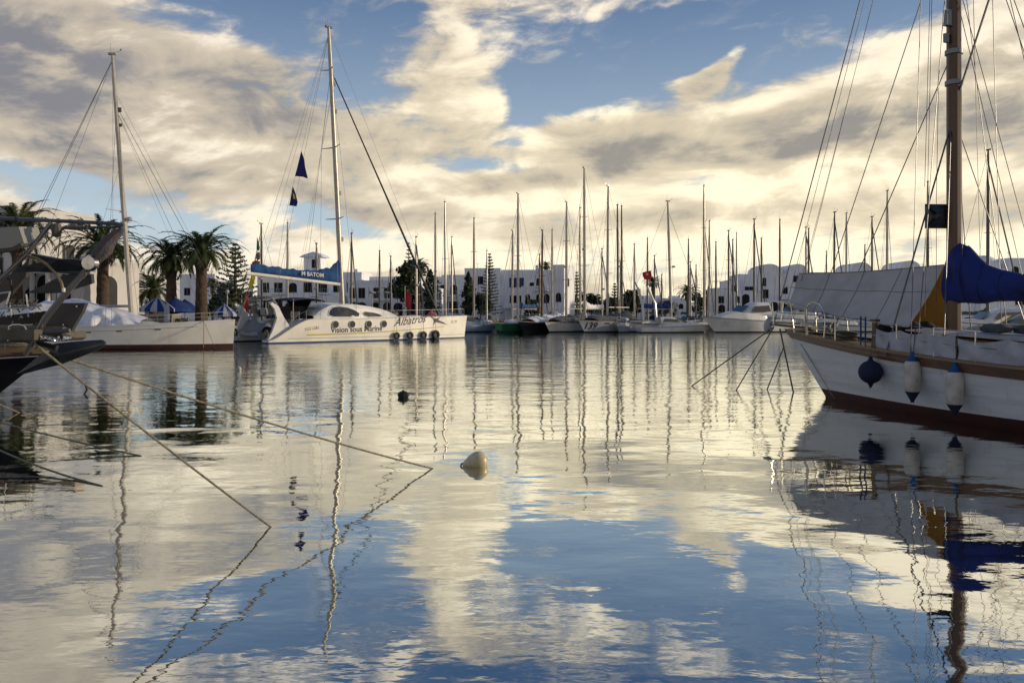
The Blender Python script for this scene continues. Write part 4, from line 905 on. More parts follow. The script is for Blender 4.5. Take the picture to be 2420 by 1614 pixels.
def araucaria(px, D, h, w, label, tiers=19, seed=2, dens=1.):
    random.seed(seed); x = (px - 1210) / F * D; o = thing('norfolk_pine', (x, D, GZ - .1), 0, label, 'conifer')
    MB().tube([(0, 0, 0), (0, 0, h * .6), (0, 0, h)], [.28, .16, .03], 8).build('trunk', TRUNK, o)
    m = MB()
    for k in range(tiers):
        t = k / (tiers - 1); z = h * (.10 + .89 * t); r = w * (1 - t) ** .85 + .18; nb = 7
        for b in range(nb):
            a = b / nb * 2 * pi + k * .7; L_ = r * rnd(.85, 1.1); d = Vector((cos(a), sin(a), 0)); up_ = .34 - .25 * (1 - t)
            n_ = int((5 + L_ * 5) * dens)
            for q in range(n_):
                u = (q + 1) / n_; p = Vector((0, 0, z)) + d * L_ * u + Vector((0, 0, L_ * up_ * u * u)); s_ = .17 + .12 * (1 - u)
                leaves(m, p, (s_, s_, .11), 3, .13, .2)
    m.build('crown', PINE, o, False); return o
def cypress(px, D, h, w, label, seed=3, m_=None, name='cypress_tree', cat='cypress'):
    random.seed(seed); x = (px - 1210) / F * D; o = thing(name, (x, D, GZ - .1), 0, label, cat)
    MB().tube([(0, 0, 0), (0, 0, h * .8)], [.18, .04], 6).build('trunk', TRUNK, o); m = MB()
    for k in range(34):
        t = k / 33; r = w * (sin(pi * min(1, (t * .88 + .12))) ** .7); leaves(m, (rnd(-.25, .25) * r, rnd(-.25, .25) * r, h * (.05 + .93 * t)), (r * rnd(.7, 1.1), r * rnd(.7, 1.1), h / 26), 46, .26, .3)
    m.build('crown', m_ or CYP, o, False); return o
def tree(px, D, h, w, label, seed=4, m_=None, trunk=.35, n=26, ls=.26):
    random.seed(seed); x = (px - 1210) / F * D; o = thing('leafy_tree', (x, D, GZ - .1), 0, label, 'tree')
    m = MB(); th = h * trunk; m.tube([(0, 0, 0), (.05, 0, th)], [.22, .15], 7); c = MB()
    for k in range(n):
        a = rnd(0, 6.28); rr = w * rnd(0, .72); z = th + (h - th) * rnd(.08, .86); rr *= (1 - .5 * max(0, (z - th) / (h - th) - .4)); p = Vector((rr * cos(a), rr * sin(a), z))
        if k < 7: m.tube([(.05, 0, th), Vector((.05, 0, th)).lerp(p, .5) + Vector((0, 0, .3)), p], [.1, .07, .03], 5)
        s_ = w * rnd(.22, .42); leaves(c, p, (s_, s_, s_ * .75), 75, ls, .3)
    m.build('trunk', TRUNK, o); c.build('crown', m_ or BUSH, o, False); return o
palm(243, 0, 72, 7.0, 4.0, 'stout palm with reddish trunk behind the yacht mast', 70, .5, .85, seed=1)
palm(40, 0, 70, 8.2, 4.0, 'palm at the far left, behind the steel frame', 60, .42, .7, seed=8)
palm(405, 0, 70, 5.7, 2.9, 'left one of the two tall palms standing side by side', 66, .42, .78, seed=3, up=1.0)
palm(476, 0, 70, 6.3, 3.25, 'right and taller one of the two palms standing side by side', 74, .48, .85, seed=5)
palm(362, 0, 80, 3.2, 2.9, 'low palm between the yacht mast and the pair of tall palms', 46, .4, .6, seed=9)
palm(503, 0, 125, 5.6, 1.3, 'small distant palm right of the two tall palms', 34, .18, .25, seed=10)
araucaria(556, 84, 8.6, 3.2, 'pale open Norfolk pine left of the signal flags', 17, seed=2, dens=.8)
cypress(300, 78, 4.6, 1.0, 'dark climbing shrub against the beige house by the mast', 12)
tree(285, 82, 8.8, 1.5, 'ball shaped tree on the terrace of the beige house', 13, trunk=.72, n=12)
tree(528, 92, 4.6, 2.4, 'dark low tree below the Norfolk pine', 14, CYP, .2)
tree(560, 92, 4.2, 2.2, 'second dark low tree below the Norfolk pine, to the right', 15, CYP, .2)
tree(968, 138, 11.2, 3.9, 'broad dark tree where the black furled sail comes down', 16, CYP, .25, 40, .36)
araucaria(966, 150, 14.6, 1.8, 'slender pine top rising out of the broad dark tree', 20, seed=21, dens=.4)
palm(988, 0, 132, 8.6, 2.1, 'palm leaning out of the right side of the broad dark tree', 40, .25, .35, seed=17)
cypress(1018, 142, 9.0, 2.4, 'wide dark cypress right of the broad tree', 18)
cypress(1107, 142, 8.6, 1.5, 'narrow dark cypress before the flat roofed white house', 19)
araucaria(1157, 146, 12.2, 2.2, 'conical pine in front of the white house wall', 20, seed=22, dens=1.1)
tree(1135, 140, 5.2, 2.6, 'low dark shrub mass at the foot of the conical pine', 23, CYP, .15)
palm(1290, 0, 165, 10.6, 1.7, 'palm drooping beside the white corner tower', 32, .2, .3, seed=24)
tree(1256, 142, 4.0, 1.6, 'small dark tree at the foot of the corner tower', 25, CYP, .2)
araucaria(1363, 165, 9.8, 1.9, 'dark pine just left of the tallest mast', 14, seed=26, dens=1.)
tree(1345, 168, 5.6, 3.2, 'round dark tree left of the dark pine', 27, CYP, .15); tree(1398, 170, 5.8, 3.4, 'round dark tree right of the dark pine', 28, CYP, .15)
araucaria(1453, 170, 7.6, 1.6, 'small pine behind the masts of the number boat', 12, seed=29); tree(1440, 172, 4.6, 3.0, 'dark shrubs at the foot of the small pine', 30, CYP, .15)
tree(1487, 168, 6.6, 2.3, 'dark tree right of the small pine', 31, CYP, .2); tree(1504, 172, 6.9, 1.9, 'upright dark tree left of the red flag', 32, CYP, .2)
palm(1543, 0, 170, 7.4, 2.1, 'palm with golden edges behind the red flag', 46, .22, .3, seed=33)
palm(1626, 0, 168, 5.2, 3.0, 'wide bushy palm at the left end of the right hand houses', 60, .35, .5, seed=34)
tree(1655, 170, 6.2, 2.6, 'dark tree between the bushy palm and the right hand houses', 35, CYP, .15); cypress(1675, 168, 6.9, 1.5, 'dark cypress touching the right hand houses', 36)
for k, (px, D, h, w_) in enumerate(((1572, 185, 4.2, 3.4), (1418, 190, 4.4, 3.), (1325, 175, 4.6, 2.6), (640, 95, 2.6, 1.6), (845, 150, 3.4, 2.4), (1700, 165, 2.6, 1.8))):
    tree(px, D, h, w_, ('low scrub tree under the flying red flag', 'low scrub tree behind the grey tarpaulins', 'low scrub tree right of the corner tower', 'low shrub behind the catamaran stern', 'low shrub behind the catamaran mast foot', 'low shrub before the left end of the vaulted houses')[k], 50 + k, BUSH, .15, 16)
hx = MB(); random.seed(4)
for k in range(60): leaves(hx, (-42 + k * .24 + rnd(-.1, .1), 68.2 + rnd(-.3, .3), GZ + .45), (.3, .4, .42), 34, .12, .3)
tag(hx.build('hedge', HEDG, None, False), 'clipped yellow green hedge along the promenade under the palms', 'hedge')
# ================================================================ buildings
WALL = mat('whitewashed_wall', (.83, .84, .86), .85, scale=.35, var=.06, bump=.15, bscale=5, streak=((.42, .40, .37), 1.6, .45)); WALLB = mat('cream_wall', (.60, .585, .56), .85, scale=.4, var=.06, bump=.15, streak=((.34, .31, .27), 1.6, .45))
DARKW = mat('dark_window', (.012, .013, .017), .5, spec=.15); FRAME = mat('window_frame_paint', (.30, .32, .34), .6); BLUES = mat('blue_shutter', (.02, .05, .12), .6)
def arch(w, h, n=8, r=None):
    return [(-w / 2, 0), (w / 2, 0), (w / 2, h - w / 2)] + [(w / 2 * cos(a), h - w / 2 + w / 2 * sin(a)) for a in [k * pi / n for k in range(1, n)]] + [(-w / 2, h - w / 2)]
class House:
    """front along local +x, depth +y; wall blocks are butted volumes"""
    def __init__(s, px, D, yaw, label, wall=None, z=GZ, cat='building', group=None):
        s.o = thing('white_building', ((px - 1210) / F * D, D, z), R(yaw), label, cat, group); s.w = wall or WALL; s.D = D
    def block(s, x, y, w, d, h, z=0, par=.35):
        m = MB(); m.box((x + w / 2, y + d / 2, z + h / 2), (w, d, h)); m.build('wall', s.w, s.o, False)
        if w > 6 and par: MB().tube([(x + w * .3, y + d / 2, z + h), (x + w * .3, y + d / 2, z + h + 1.7)], .03, 4).tube([(x + w * .3 - .5, y + d / 2, z + h + 1.5), (x + w * .3 + .5, y + d / 2, z + h + 1.5)], .02, 4).build('aerial', FRAME, s.o)
        if par:
            t = .22; m = MB(); zz_ = z + h + par / 2 + .003
            for c, dd in (((x + w / 2, y + t / 2), (w + .08, t)), ((x + w / 2, y + d - t / 2), (w + .08, t)), ((x + t / 2 - .04, y + d / 2), (t, d - 2 * t - .01)), ((x + w - t / 2 + .04, y + d / 2), (t, d - 2 * t - .01))): m.box((c[0], c[1], zz_), (*dd, par))
            m.build('parapet', s.w, s.o, False)
    def vault(s, x, y, w, d, z, rise, end='y'):
        n = 12; pts = [(x + w / 2 - w / 2 * cos(pi * k / n), y, z + rise * sin(pi * k / n)) for k in range(n + 1)]
        MB().prism(pts, (0, d, 0)).build('vault', s.w, s.o, False)
    def dome(s, x, y, r, z):
        MB().lathe([(r, 0)] + [(r * cos(a), r * .95 * sin(a)) for a in [k * pi / 16 for k in range(1, 8)]] + [(0, r * .95)], (x, y, z), 20).build('dome', s.w, s.o)
    def win(s, x, y, z, w, h, kind='r', face='f', m=None):
        out = arch(w, h) if kind == 'a' else [(-w / 2, 0), (w / 2, 0), (w / 2, h), (-w / 2, h)]
        kx = 1
        def put(q, off): return (x + q[0], y - off, z + q[1]) if face == 'f' else (x + off, y + q[0], z + q[1])
        w *= 1.3; h *= 1.12; out = [(a * 1.3, b * 1.12) for a, b in out]; e = (0, .06, 0) if face == 'f' else (-.06, 0, 0)
        p = MB().prism([put(q, .02) for q in out], e).build('window', m or DARKW, s.o, False)
        f = MB(); t = .05
        if kind == 'r':
            for a, b in (((-w / 2 - t, -t), (w / 2 + t, 0)), ((-w / 2 - t, h), (w / 2 + t, h + t)), ((-w / 2 - t, 0), (-w / 2, h)), ((w / 2, 0), (w / 2 + t, h)), ((-.02, 0), (.02, h))):
                f.prism([put(q, .05) for q in ((a[0], a[1]), (b[0], a[1]), (b[0], b[1]), (a[0], b[1]))], (0, .05, 0) if face == 'f' else (-.05, 0, 0))
        else:
            f.prism([put(q, .07) for q in ((-w / 2 - .1, -.1), (w / 2 + .1, -.1), (w / 2 + .1, 0), (-w / 2 - .1, 0))], (0, .07, 0) if face == 'f' else (-.07, 0, 0))
        f.build('window_frame', FRAME, p, False)
    def balcony(s, x, y, z, w, d=1.2, h=.95, solid=False):
        m = MB(); m.box((x, y - d / 2, z - .08), (w, d, .16)); b = m.build('balcony', s.w, s.o, False)
        m = MB()
        if solid: m.box((x, y - d + .06, z + h / 2), (w, .12, h))
        else:
            n = int(w / .35)
            for k in range(n + 1): m.box((x - w / 2 + .04 + (w - .08) * k / n, y - d + .05, z + h / 2), (.04, .04, h))
            m.box((x, y - d + .05, z + h), (w, .06, .06))
        m.build('railing', s.w if solid else FRAME, b, False)
# beige house on the left with terraces
h = House(-190, 84, -24, 'beige stepped house with terraces behind the palms at the far left', WALLB)
h.block(0, 0, 15.2, 9, 11.4); h.block(15.21, 1.2, 3.2, 7.5, 9.2); h.block(14.0, -3.0, 6.4, 4.19, 7.9); h.block(6.0, -4.2, 6.2, 4.19, 5.2); h.block(20.42, -1.5, 6.4, 6, 5.6); h.block(18.42, 4.6, 4.5, 4, 6.3)
for x in (1.0, 2.8): h.win(22.92, 4.0 + x, 3.6, 1.1, 1.7, 'a', 'r'); h.win(22.92, 4.0 + x, .8, 1.1, 1.7, 'a', 'r')
for x in (2.0, 5.2): h.win(18.42, x, 3.4, 1.2, 1.8, 'r', 'r')
h.win(12.21, -2.4, 2.6, 1.2, 1.5, 'a', 'r'); h.win(15.22, 6.6, 9.9, 1.2, 1.0, 'r', 'r')
for x, z in ((2., 8.6), (5.5, 8.6), (9, 8.6), (12.6, 8.6), (2., 5.), (5.5, 5.)): h.win(x, 0, z, 1.3, 1.7)
for x in (7.6, 10.6): h.win(x, -4.2, 1.5, 1.1, 1.6, 'a')
h.win(15.2, 1.3, 9.2, 1.5, 1.8, 'r', 'f'); h.win(18.42, 3, 6.2, 1.4, 1.6, 'r', 'r'); h.win(20.4, -1.5, 4.7, 1.3, 1.7, 'r', 'r'); h.win(20.4, -1.6, 1.6, 1.5, 1.9, 'a', 'r'); h.win(17, -3, 4.6, 1.6, 1.6)
for x in (21.6, 24.2): h.win(x, -1.5, 2.2, 1.5, 2.3, 'a'); 
h.win(26.82, 1.0, 1.8, 1.6, 2.6, 'a', 'r')
pg = MB()
for x in (20.8, 22.9, 25.0, 26.5): pg.box((x, -3.6, 2.4), (.28, .28, 4.8))
pg.box((23.7, -3.6, 4.95), (6.4, .34, .3)).box((23.7, -2.5, 5.0), (6.4, .2, .2))
pg.build('pergola', h.w, h.o, False); h.balcony(17., -3.0, 4.3, 4.5, 1.2, .9, True)
# distant grey white house right of the palms
h = House(425, 150, -8, 'plain pale house end just right of the two tall palms'); h.block(0, 0, 7.0, 9, 8.2); h.block(7.02, 1, 3.2, 8, 7.0, par=.2)
for x in (1.5, 4.2): h.win(x, 0, 4.6, .9, 1.2)
# long white terrace of houses behind the catamaran
h = House(608, 160, -6, 'white house with a lookout turret behind the blue boom cover'); h.block(0, 0, 21.5, 10, 9.0); h.block(7.6, 2, 5.4, 5, .95, 9.0, .0); h.block(8.7, 2.6, 3.4, 3.4, 2.6, 9.96, 0); h.block(21.51, -1, 4.5, 9, 6.4)
MB().prism([(7.9, 2.0, 12.58), (12.9, 2.0, 12.58), (12.2, 2.6, 13.1), (10.4, 3.2, 13.75), (8.6, 2.6, 13.1)], (0, 4.6, 0)).build('turret_roof', h.w, h.o, False)
h.win(11.0, 2.6, 10.4, .95, 1.5)
for x in (1.6, 4.4, 7.4, 10.5, 13.6, 16.6, 19.4): h.win(x, 0, 5.4, 1.3, 1.7, 'r' if x != 7.4 else 'a'); h.win(x, 0, 1.6, 1.3, 2.0, 'a' if int(x) % 2 else 'r')
for x in (4.4, 13.6): h.balcony(x, 0, 5.1, 3.0)
for x in (2.6, 6.4, 14.8, 19.4): MB().box((x, 3.5, 9.75), (.5, .5, .8)).build('chimney', h.w, h.o, False)
h.block(12.4, -4.6, 6.0, 4.58, 4.3)
h = House(822, 152, -4, 'low white terrace house with tall dark openings right of the catamaran mast'); h.block(0, 0, 13.4, 9, 7.1); h.block(3.4, 3, 6.2, 5, 1.2, 7.1, .0); h.block(8.8, -1.4, 5.2, 1.39, 6.6, par=.2)
for x in (1.0, 2.7, 5.6, 7.7): h.win(x, 0, 4.1, .95, 1.7)
for x in (10.0, 12.6): h.win(x, -1.4, 4.1, 1.1, 1.6)
for x in (.9, 2.8, 5.4, 7.6): h.win(x, 0, .6, 1.2, 2.4, 'a')
for x in (10.0, 12.6): h.win(x, -1.4, .6, 1.3, 2.3, 'a')
h.balcony(6.8, 0, 3.8, 3.8); h.block(14.02, .5, 3.4, 8, 5.8, par=.2)
h = House(1030, 160, -2, 'grey white block with balconies between the dark cypresses'); h.block(0, 0, 8.4, 9, 8.2); h.block(1.0, 2, 6, 5, .8, 8.2, .0)
for x in (1.5, 3.6, 6.4): h.win(x, 0, 5.0, 1.1, 1.7, 'a'); h.win(x, 0, 1.2, 1.3, 2.1)
h.balcony(2.6, 0, 4.7, 3.6)
h = House(1098, 160, -3, 'tall flat roofed white house behind the conical pine'); h.block(0, 0, 7.2, 10, 9.9); h.block(7.21, .8, 8.4, 9, 9.6)
h.win(3.0, 0, 7.0, 1.1, 1.4); h.win(10.4, .8, 6.4, 2.2, 1.7, m=BLUES); h.win(10.4, .8, 2.6, 2.1, 1.9); h.balcony(10.6, .8, 2.3, 5.4, 1.4, .9, True); h.win(13.9, .8, 5.9, 1.3, 1.3); h.block(15.62, .0, 3.4, 8, 9.5)
h.win(17.4, 0, 6.2, 1.8, 1.0, m=BLUES); h.block(9.6, -4.2, 5.4, 4.4, 3.0, par=.2); h.win(12.0, -4.2, .6, 1.0, 1.8, 'a')
h = House(1262, 152, -24, 'narrow white corner tower with arched windows, sunlit on its right side'); h.block(0, 0, 3.6, 5.5, 9.0); h.block(3.61, .8, 2.2, 6, 10.2, par=.2); h.block(-2.82, .4, 2.8, 5, 6.2, par=.2); MB().box((.4, .6, 9.9), (.5, .5, 1.0)).build('chimney', h.w, h.o, False)
for x, y, z, k in ((1.0, 0, 6.2, 'a'), (1.0, 0, 3.2, 'a'), (2.6, 0, 3.2, 'a'), (-1.5, .4, 3.2, 'a'), (-1.5, .4, .8, 'a'), (4.7, .8, 3.4, 'a'), (1.2, 0, .8, 'a')): h.win(x, y, z, .85, 1.5, k)
h.win(5.81, 3., 6.4, 1., 1.4, 'a', 'r'); h.balcony(1.6, 0, 5.6, 3.2, 1., .8, True)
for k, (px, D, w_, hh, lab) in enumerate(((1388, 205, 8, 3.8, 'low grey white house behind the tallest mast'), (1420, 215, 7.5, 4.3, 'second low house, behind the grey tarpaulins'), (1500, 205, 11, 4.9, 'low pale house behind the white davits'), (1566, 200, 6.5, 4.7, 'low flat house behind the blue sail cover'), (1600, 210, 5.5, 3.9, 'small low house left of the bushy palm'))):
    h = House(px, D, (-1) ** k * 5, lab); h.block(0, 0, w_, 7, hh, par=.2); h.block(w_ * .3, 1.5, w_ * .4, 4, .9, hh, 0)
    for x in (w_ * .25, w_ * .7): h.win(x, 0, hh * .5, .9, 1.1, 'a')
# vaulted houses on the right
h = House(1690, 158, -3, 'vaulted white house left of the grey awning, lowest at its left end')
h.block(0, 0, 2.6, 8, 5.9); h.block(2.61, .4, 2.3, 8, 7.6, par=.2); h.block(4.92, 1.0, 3.6, 9, 8.9, par=.1); h.block(8.53, .2, 4.4, 9, 9.4, par=0); h.vault(8.53, .2, 4.4, 9, 9.4, 1.6); h.block(12.94, .9, 4.6, 9, 9.0, par=.2)
h.block(3.0, -2.6, 5.2, 2.59, 5.2, par=.2)
for x, y, z, w_, hh, k in ((1.2, 0, 3.2, .8, 1.2, 'r'), (1.3, 0, .8, 1, 1.9, 'a'), (3.8, .4, 5.2, .7, 1.4, 'r'), (3.8, -2.6, 3.2, .6, 1.1, 'r'), (5.4, -2.6, 2.6, 1.1, 2.1, 'a'), (6.9, 1.0, 5.8, 1.3, .6, 'r'), (6.6, -2.6, .3, 1.5, 1.9, 'a'), (4.0, -2.6, .4, .8, 1.7, 'a'), (9.6, .2, 6.6, .6, 1.4, 'r'), (9.8, .2, 4.2, 1.0, 1.5, 'r'), (11.6, .2, 1.2, 1.1, 2.1, 'a'), (9.6, .2, 1.0, .6, 1.7, 'r'), (14.6, .9, 4.4, 1.7, 1.9, 'a'), (16.6, .9, 4.5, 1.1, 1.6, 'r'), (14.4, .9, 1.0, 1.3, 2.2, 'a')): h.win(x, y, z, w_, hh, k)
h.balcony(14.8, .9, 4.1, 4.6, 1.3, .9, True)
h = House(1862, 158, -2, 'long vaulted white terrace showing above the grey awning')
for k, x in enumerate((0, 12.5, 22.0)):
    h.block(x, 0, 3.9, 9, 9.5 + .3 * k, par=0); h.vault(x, 0, 3.9, 9, 9.5 + .3 * k, 1.5); h.win(x + 1.6, 0, 7.4, .8, 1.1); h.win(x + 2.9, 0, 7.4, .35, 1.1); h.win(x + 1.8, 0, 3.4, 1.2, 1.9, 'a')
h.block(3.91, .7, 8.58, 8, 9.0); h.block(16.41, .7, 5.58, 8, 9.0); h.block(25.92, .7, 8.4, 8, 9.6)
for x in (5.4, 8.2, 10.6, 18.0, 20.4, 28, 31): h.win(x, .7, 6.6, 1.6, 1.4); h.win(x, .7, 3.0, 1.4, 1.9, 'a')
h.balcony(7.6, .7, 2.7, 5.2)
h = House(2318, 128, 4, 'domed white house above the royal blue sail cover at the right edge'); h.block(0, 0, 5.0, 8, 8.4, par=0); h.dome(2.5, 3.0, 2.45, 8.4); h.block(5.01, .5, 9.5, 8, 9.8); h.block(-9.0, 1.5, 8.98, 8, 5.8, par=.2)
for x, w_, hh, k in ((6.2, .9, 1.7, 'a'), (8.3, .4, 1.3, 'r'), (9.1, .4, 1.3, 'r'), (11.5, 1.2, 1.6, 'r')): h.win(x, .5, 6.9, w_, hh, k)
for x in (1.2, 3.6): h.win(x, 0, 4.0, 1.0, 1.7, 'a')
for x in (7, 10): h.win(x, .5, 2.6, 1.3, 2.0, 'a')
# ================================================================ promenade furniture
AWB = mat('blue_parasol_cloth', (.008, .035, .16), .85); AWW = mat('white_parasol_cloth', (.40, .42, .48), .85)
def parasol(px, D, r, z, label, solid=False):
    x = (px - 1210) / F * D; o = thing('striped_parasol', (x, D, GZ), rnd(0, 1), label, 'parasol', 'blue parasols on the promenade')
    MB().tube([(0, 0, 0), (0, 0, z + .1)], .035, 8).build('pole', FRAME, o); MB().lathe([(.35, 0), (.35, .08), (.05, .14)], n=12).build('base', STONE, o)
    m1, m2 = MB(), MB(); n = 16
    for k in range(n):
        a, b = k * 2 * pi / n, (k + 1) * 2 * pi / n; ps = [(0, 0, z + .05), (r * .55 * cos(a), r * .55 * sin(a), z - .42), (r * cos(a), r * sin(a), z - .95), (r * cos(a), r * sin(a), z - 1.2), (r * cos(b), r * sin(b), z - 1.2), (r * cos(b), r * sin(b), z - .95), (r * .55 * cos(b), r * .55 * sin(b), z - .42)]
        (m1 if (solid or k % 2) else m2).add(ps, [(0, 1, 6), (1, 2, 5, 6), (2, 3, 4, 5)])
    m1.build('canopy', AWB, o, False)
    if not solid: m2.build('canopy_stripe', AWW, o, False)
random.seed(6)
parasol(372, 66.5, 1.35, 2.55, 'blue and white striped parasol by the yacht mast'); parasol(415, 69, 1.4, 2.55, 'plain blue parasol between the palm trunks', True); parasol(437, 71.5, 1.25, 2.45, 'plain blue parasol right of the left tall palm', True)
parasol(530, 79, 1.3, 2.1, 'striped parasol under the Norfolk pine, left of the lamp post'); parasol(566, 84, 1.3, 2.1, 'striped parasol partly behind the red flag'); parasol(690, 112, 1.6, 2.5, 'striped parasol behind the catamaran cockpit, far off')
def lamp(px, D, h_, label):
    x = (px - 1210) / F * D; o = thing('street_lamp', (x, D, GZ), 0, label, 'street lamp', 'globe street lamps on the quay')
    MB().tube([(0, 0, 0), (0, 0, h_)], [.07, .045], 8).build('post', FENDW, o); MB().lathe([(.04, -.16)] + [(.2 * sin(a), -.2 * cos(a)) for a in [.5 + k * .33 for k in range(8)]] + [(.02, .2)], (0, 0, h_ + .18), 14).build('globe', AWW, o)
lamp(537, 79.5, 3.2, 'white globe lamp in front of the Norfolk pine'); lamp(571, 84.5, 3.3, 'globe lamp just left of the red stern flag'); lamp(1048, 162, 3.8, 'globe lamp at the foot of the cypresses'); lamp(1252, 162, 3.4, 'globe lamp under the corner tower')
sb = thing('sign_board', ((394 - 1210) / F * 65.5, 65.5, GZ), 0, 'upright white signboard between the parasol and the left tall palm', 'sign')
MB().box((0, 0, 1.25), (.40, .08, 1.5)).build('panel', AWW, sb, False); MB().box((-.17, 0, .25), (.05, .05, .5)).box((.17, 0, .25), (.05, .05, .5)).build('legs', FRAME, sb, False)
kk = MB(); kk.box((0, 0, 0), (3.4, 1.6, 1.1)); ko = thing('cafe_counter', ((368 - 1210) / F * 68, 68, GZ + .55), 0, 'low stone counter under the striped parasol', 'counter'); kk.build('counter', STONE, ko, False); MB().box((0, 0, .58), (3.6, 1.8, .06)).build('counter_top', WHITE, ko, False)
# ================================================================ boats along the far pontoons
def sailboat(px, py, D, head, L, top, cover, label, mm=ALU, boot=DARKB, base_px=None, spr=1, name='sailing_boat', tarp_=None, fore=True, num=None, fb=1.25, back=True, det=1, genoa=False):
    x = ((base_px or px) - 1210) / F * D; H = CH + (HY - py) / F * D
    o = thing(name, (x, D, 0), R(head), label, 'sailboat', 'sailing boats moored in the far basin')
    B = .31 * L; h_ = Hull(L, B, fb, fb * .78, rb=L * .10, rs=L * .03, tr=.66, um=.42, kw=.82, x0=L * .56)
    h_.shell(-.3, .14, 16, 2).build('bottom_paint', boot, o); h_.shell(.14, None, 18, 5).build('hull', top, o); h_.deck(nu=14).build('deck', DECK, o); h_.rail(.03, .01, 16).build('toe_rail', WOOD if det > 1 else top, o)
    cabin(h_, -L * .22, L * .16, B * .28, .42).build('coachroof', WHITE, o)
    for q in (-1, 1): MB().box((-L * .02, q * B * .262, h_.top(0) + .18), (L * .2, .04, .13)).build('cabin_window', GLASS, o)
    lean = (px - (base_px or px)) / F * D / H if base_px else 0
    rk = .012; r_ = .075 + .0052 * H
    top_ = (-rk * H, 0, H)
    if base_px:
        c_, s_ = cos(R(head)), sin(R(head)); rk = max(-.08, min(.08, -lean * (c_ if abs(c_) > .3 else 1)))
        top_ = (-rk * H, 0, H)
    st = []
    if fore: st.append(((-rk * H * .93, 0, H * .93), (L * .42, 0, h_.top(L * .42) + .05), .022 if not genoa else .075))
    if back: st.append((top_, (-L * .54, 0, h_.top(-L * .54) + .1), .018))
    zs = [(H * .55, .55)] if spr == 1 else [(H * .40, .7), (H * .70, .55)] if spr == 2 else []
    for q in (-1, 1): st.append(((-rk * H * .9, 0, H * .93), (-.2, q * B * .46, h_.top(0)), .015))
    rig(o, H, h_.top(0), rk, r_, st, mm, zs, sprang=.12)
    bz_ = h_.top(0) + (1.75 if det > 1 else 1.25)
    if cover: boom_cover(o, bz_, L * .36, cover, hf=1.3 if det > 1 else .95, ha=.60 if det > 1 else .36, wid=.16, rise=.05)
    else: MB().tube([(-.1, 0, bz_), (-L * .36, 0, bz_)], .05, 6).build('boom', mm, o)
    if int(px) % 5 == 2: MB().lathe([(.0, -.12), (.22, -.09), (.25, .0), (.2, .1), (0, .13)], (.28, 0, H * .5), 10).build('radar_dome', FENDW, o)
    if det > 1:
        h_.guard(.08, .96, .55, 5).build('guard_rail', STEEL, o)
        MB().tube([(-L * .30, -B * .3, h_.top(0)), (-L * .29, -B * .28, h_.top(0) + 1.2), (-L * .29, B * .28, h_.top(0) + 1.2), (-L * .30, B * .3, h_.top(0))], .02, 6).build('cockpit_frame', STEEL, o)
    if not tarp_: MB().grid(lambda i, j: Vector((-L * .20 - .1 + L * .09 * sin(pi * i * .5), (j - .5) * B * .62, h_.top(0) + .38 + .62 * cos(pi * i * .5) * (1 - abs(2 * j - 1) ** 4))), 6, 10, thick=.02).build('sprayhood', (NAVY, TARPG, BLUEC)[int(px) % 3], o)
    if tarp_:
        random.seed(int(px)); m = MB()
        m.grid(lambda i, j: Vector((lerp(-L * .34, L * .26, i), (j - .5) * 2 * B * .40 * (1 - .25 * i), h_.top(0) + .12 + (1.05 - .5 * i) * (1 - abs(2 * j - 1) ** 1.5) * (1 + .16 * sin(i * 17) + .1 * sin(i * 31 + j * 9)))), 24, 12, thick=.01)
        m.build('tarpaulin_cover', tarp_, o)
    return o, h_
far = 'sailing boats moored in the far basin'
# front row, bows towards us and to the left
sailboat(1225, 458, 97, 236, 11.5, GREENH, BLUEC, 'green hulled sailboat with a tall pale mast and blue boom cover', base_px=1224, det=2, fb=1.2)
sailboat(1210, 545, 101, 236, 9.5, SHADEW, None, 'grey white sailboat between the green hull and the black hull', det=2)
sailboat(1286, 545, 98, 236, 12.0, BLACKH, None, 'black hulled sailboat with a brown wooden mast', mm=MASTW, base_px=1280, det=2, fb=1.35, tarp_=TARPW)
sailboat(1342, 478, 98, 236, 11.5, CREAM, None, 'cream hulled sailboat left of the boat numbered 139', base_px=1338, det=2, fb=1.3, tarp_=TARPG, spr=2)
o_, h_ = sailboat(1435, 440, 97, 228, 13.2, SHADEW, None, 'white hulled sailboat numbered 139 under a grey tarpaulin', det=2, fb=1.5, tarp_=TARPG, spr=2, boot=DARKB)
def numf(a, b):
    x = 4.9 - a; return h_.at(x, .42 + b, 1, .015)
text_on(o_, "139", 1.1, numf, INK, 'lettering', bold=.02)
MB().grid(lambda i, j: h_.at(2.4 - .75 * i, 1.0 + .14 * j, 1, .02), 3, 1).build('hull_window', GLASS, o_)
sailboat(1377, 398, 104, 236, 15, SHADEW, TARPW, 'sailboat with the tallest mast of the far basin', base_px=1382, det=2, spr=2)
sailboat(1577, 477, 99, 14, 12.0, WHITE, ROYAL, 'sailboat whose bright blue boom cover hangs under white davits', base_px=1587, det=2, spr=1)
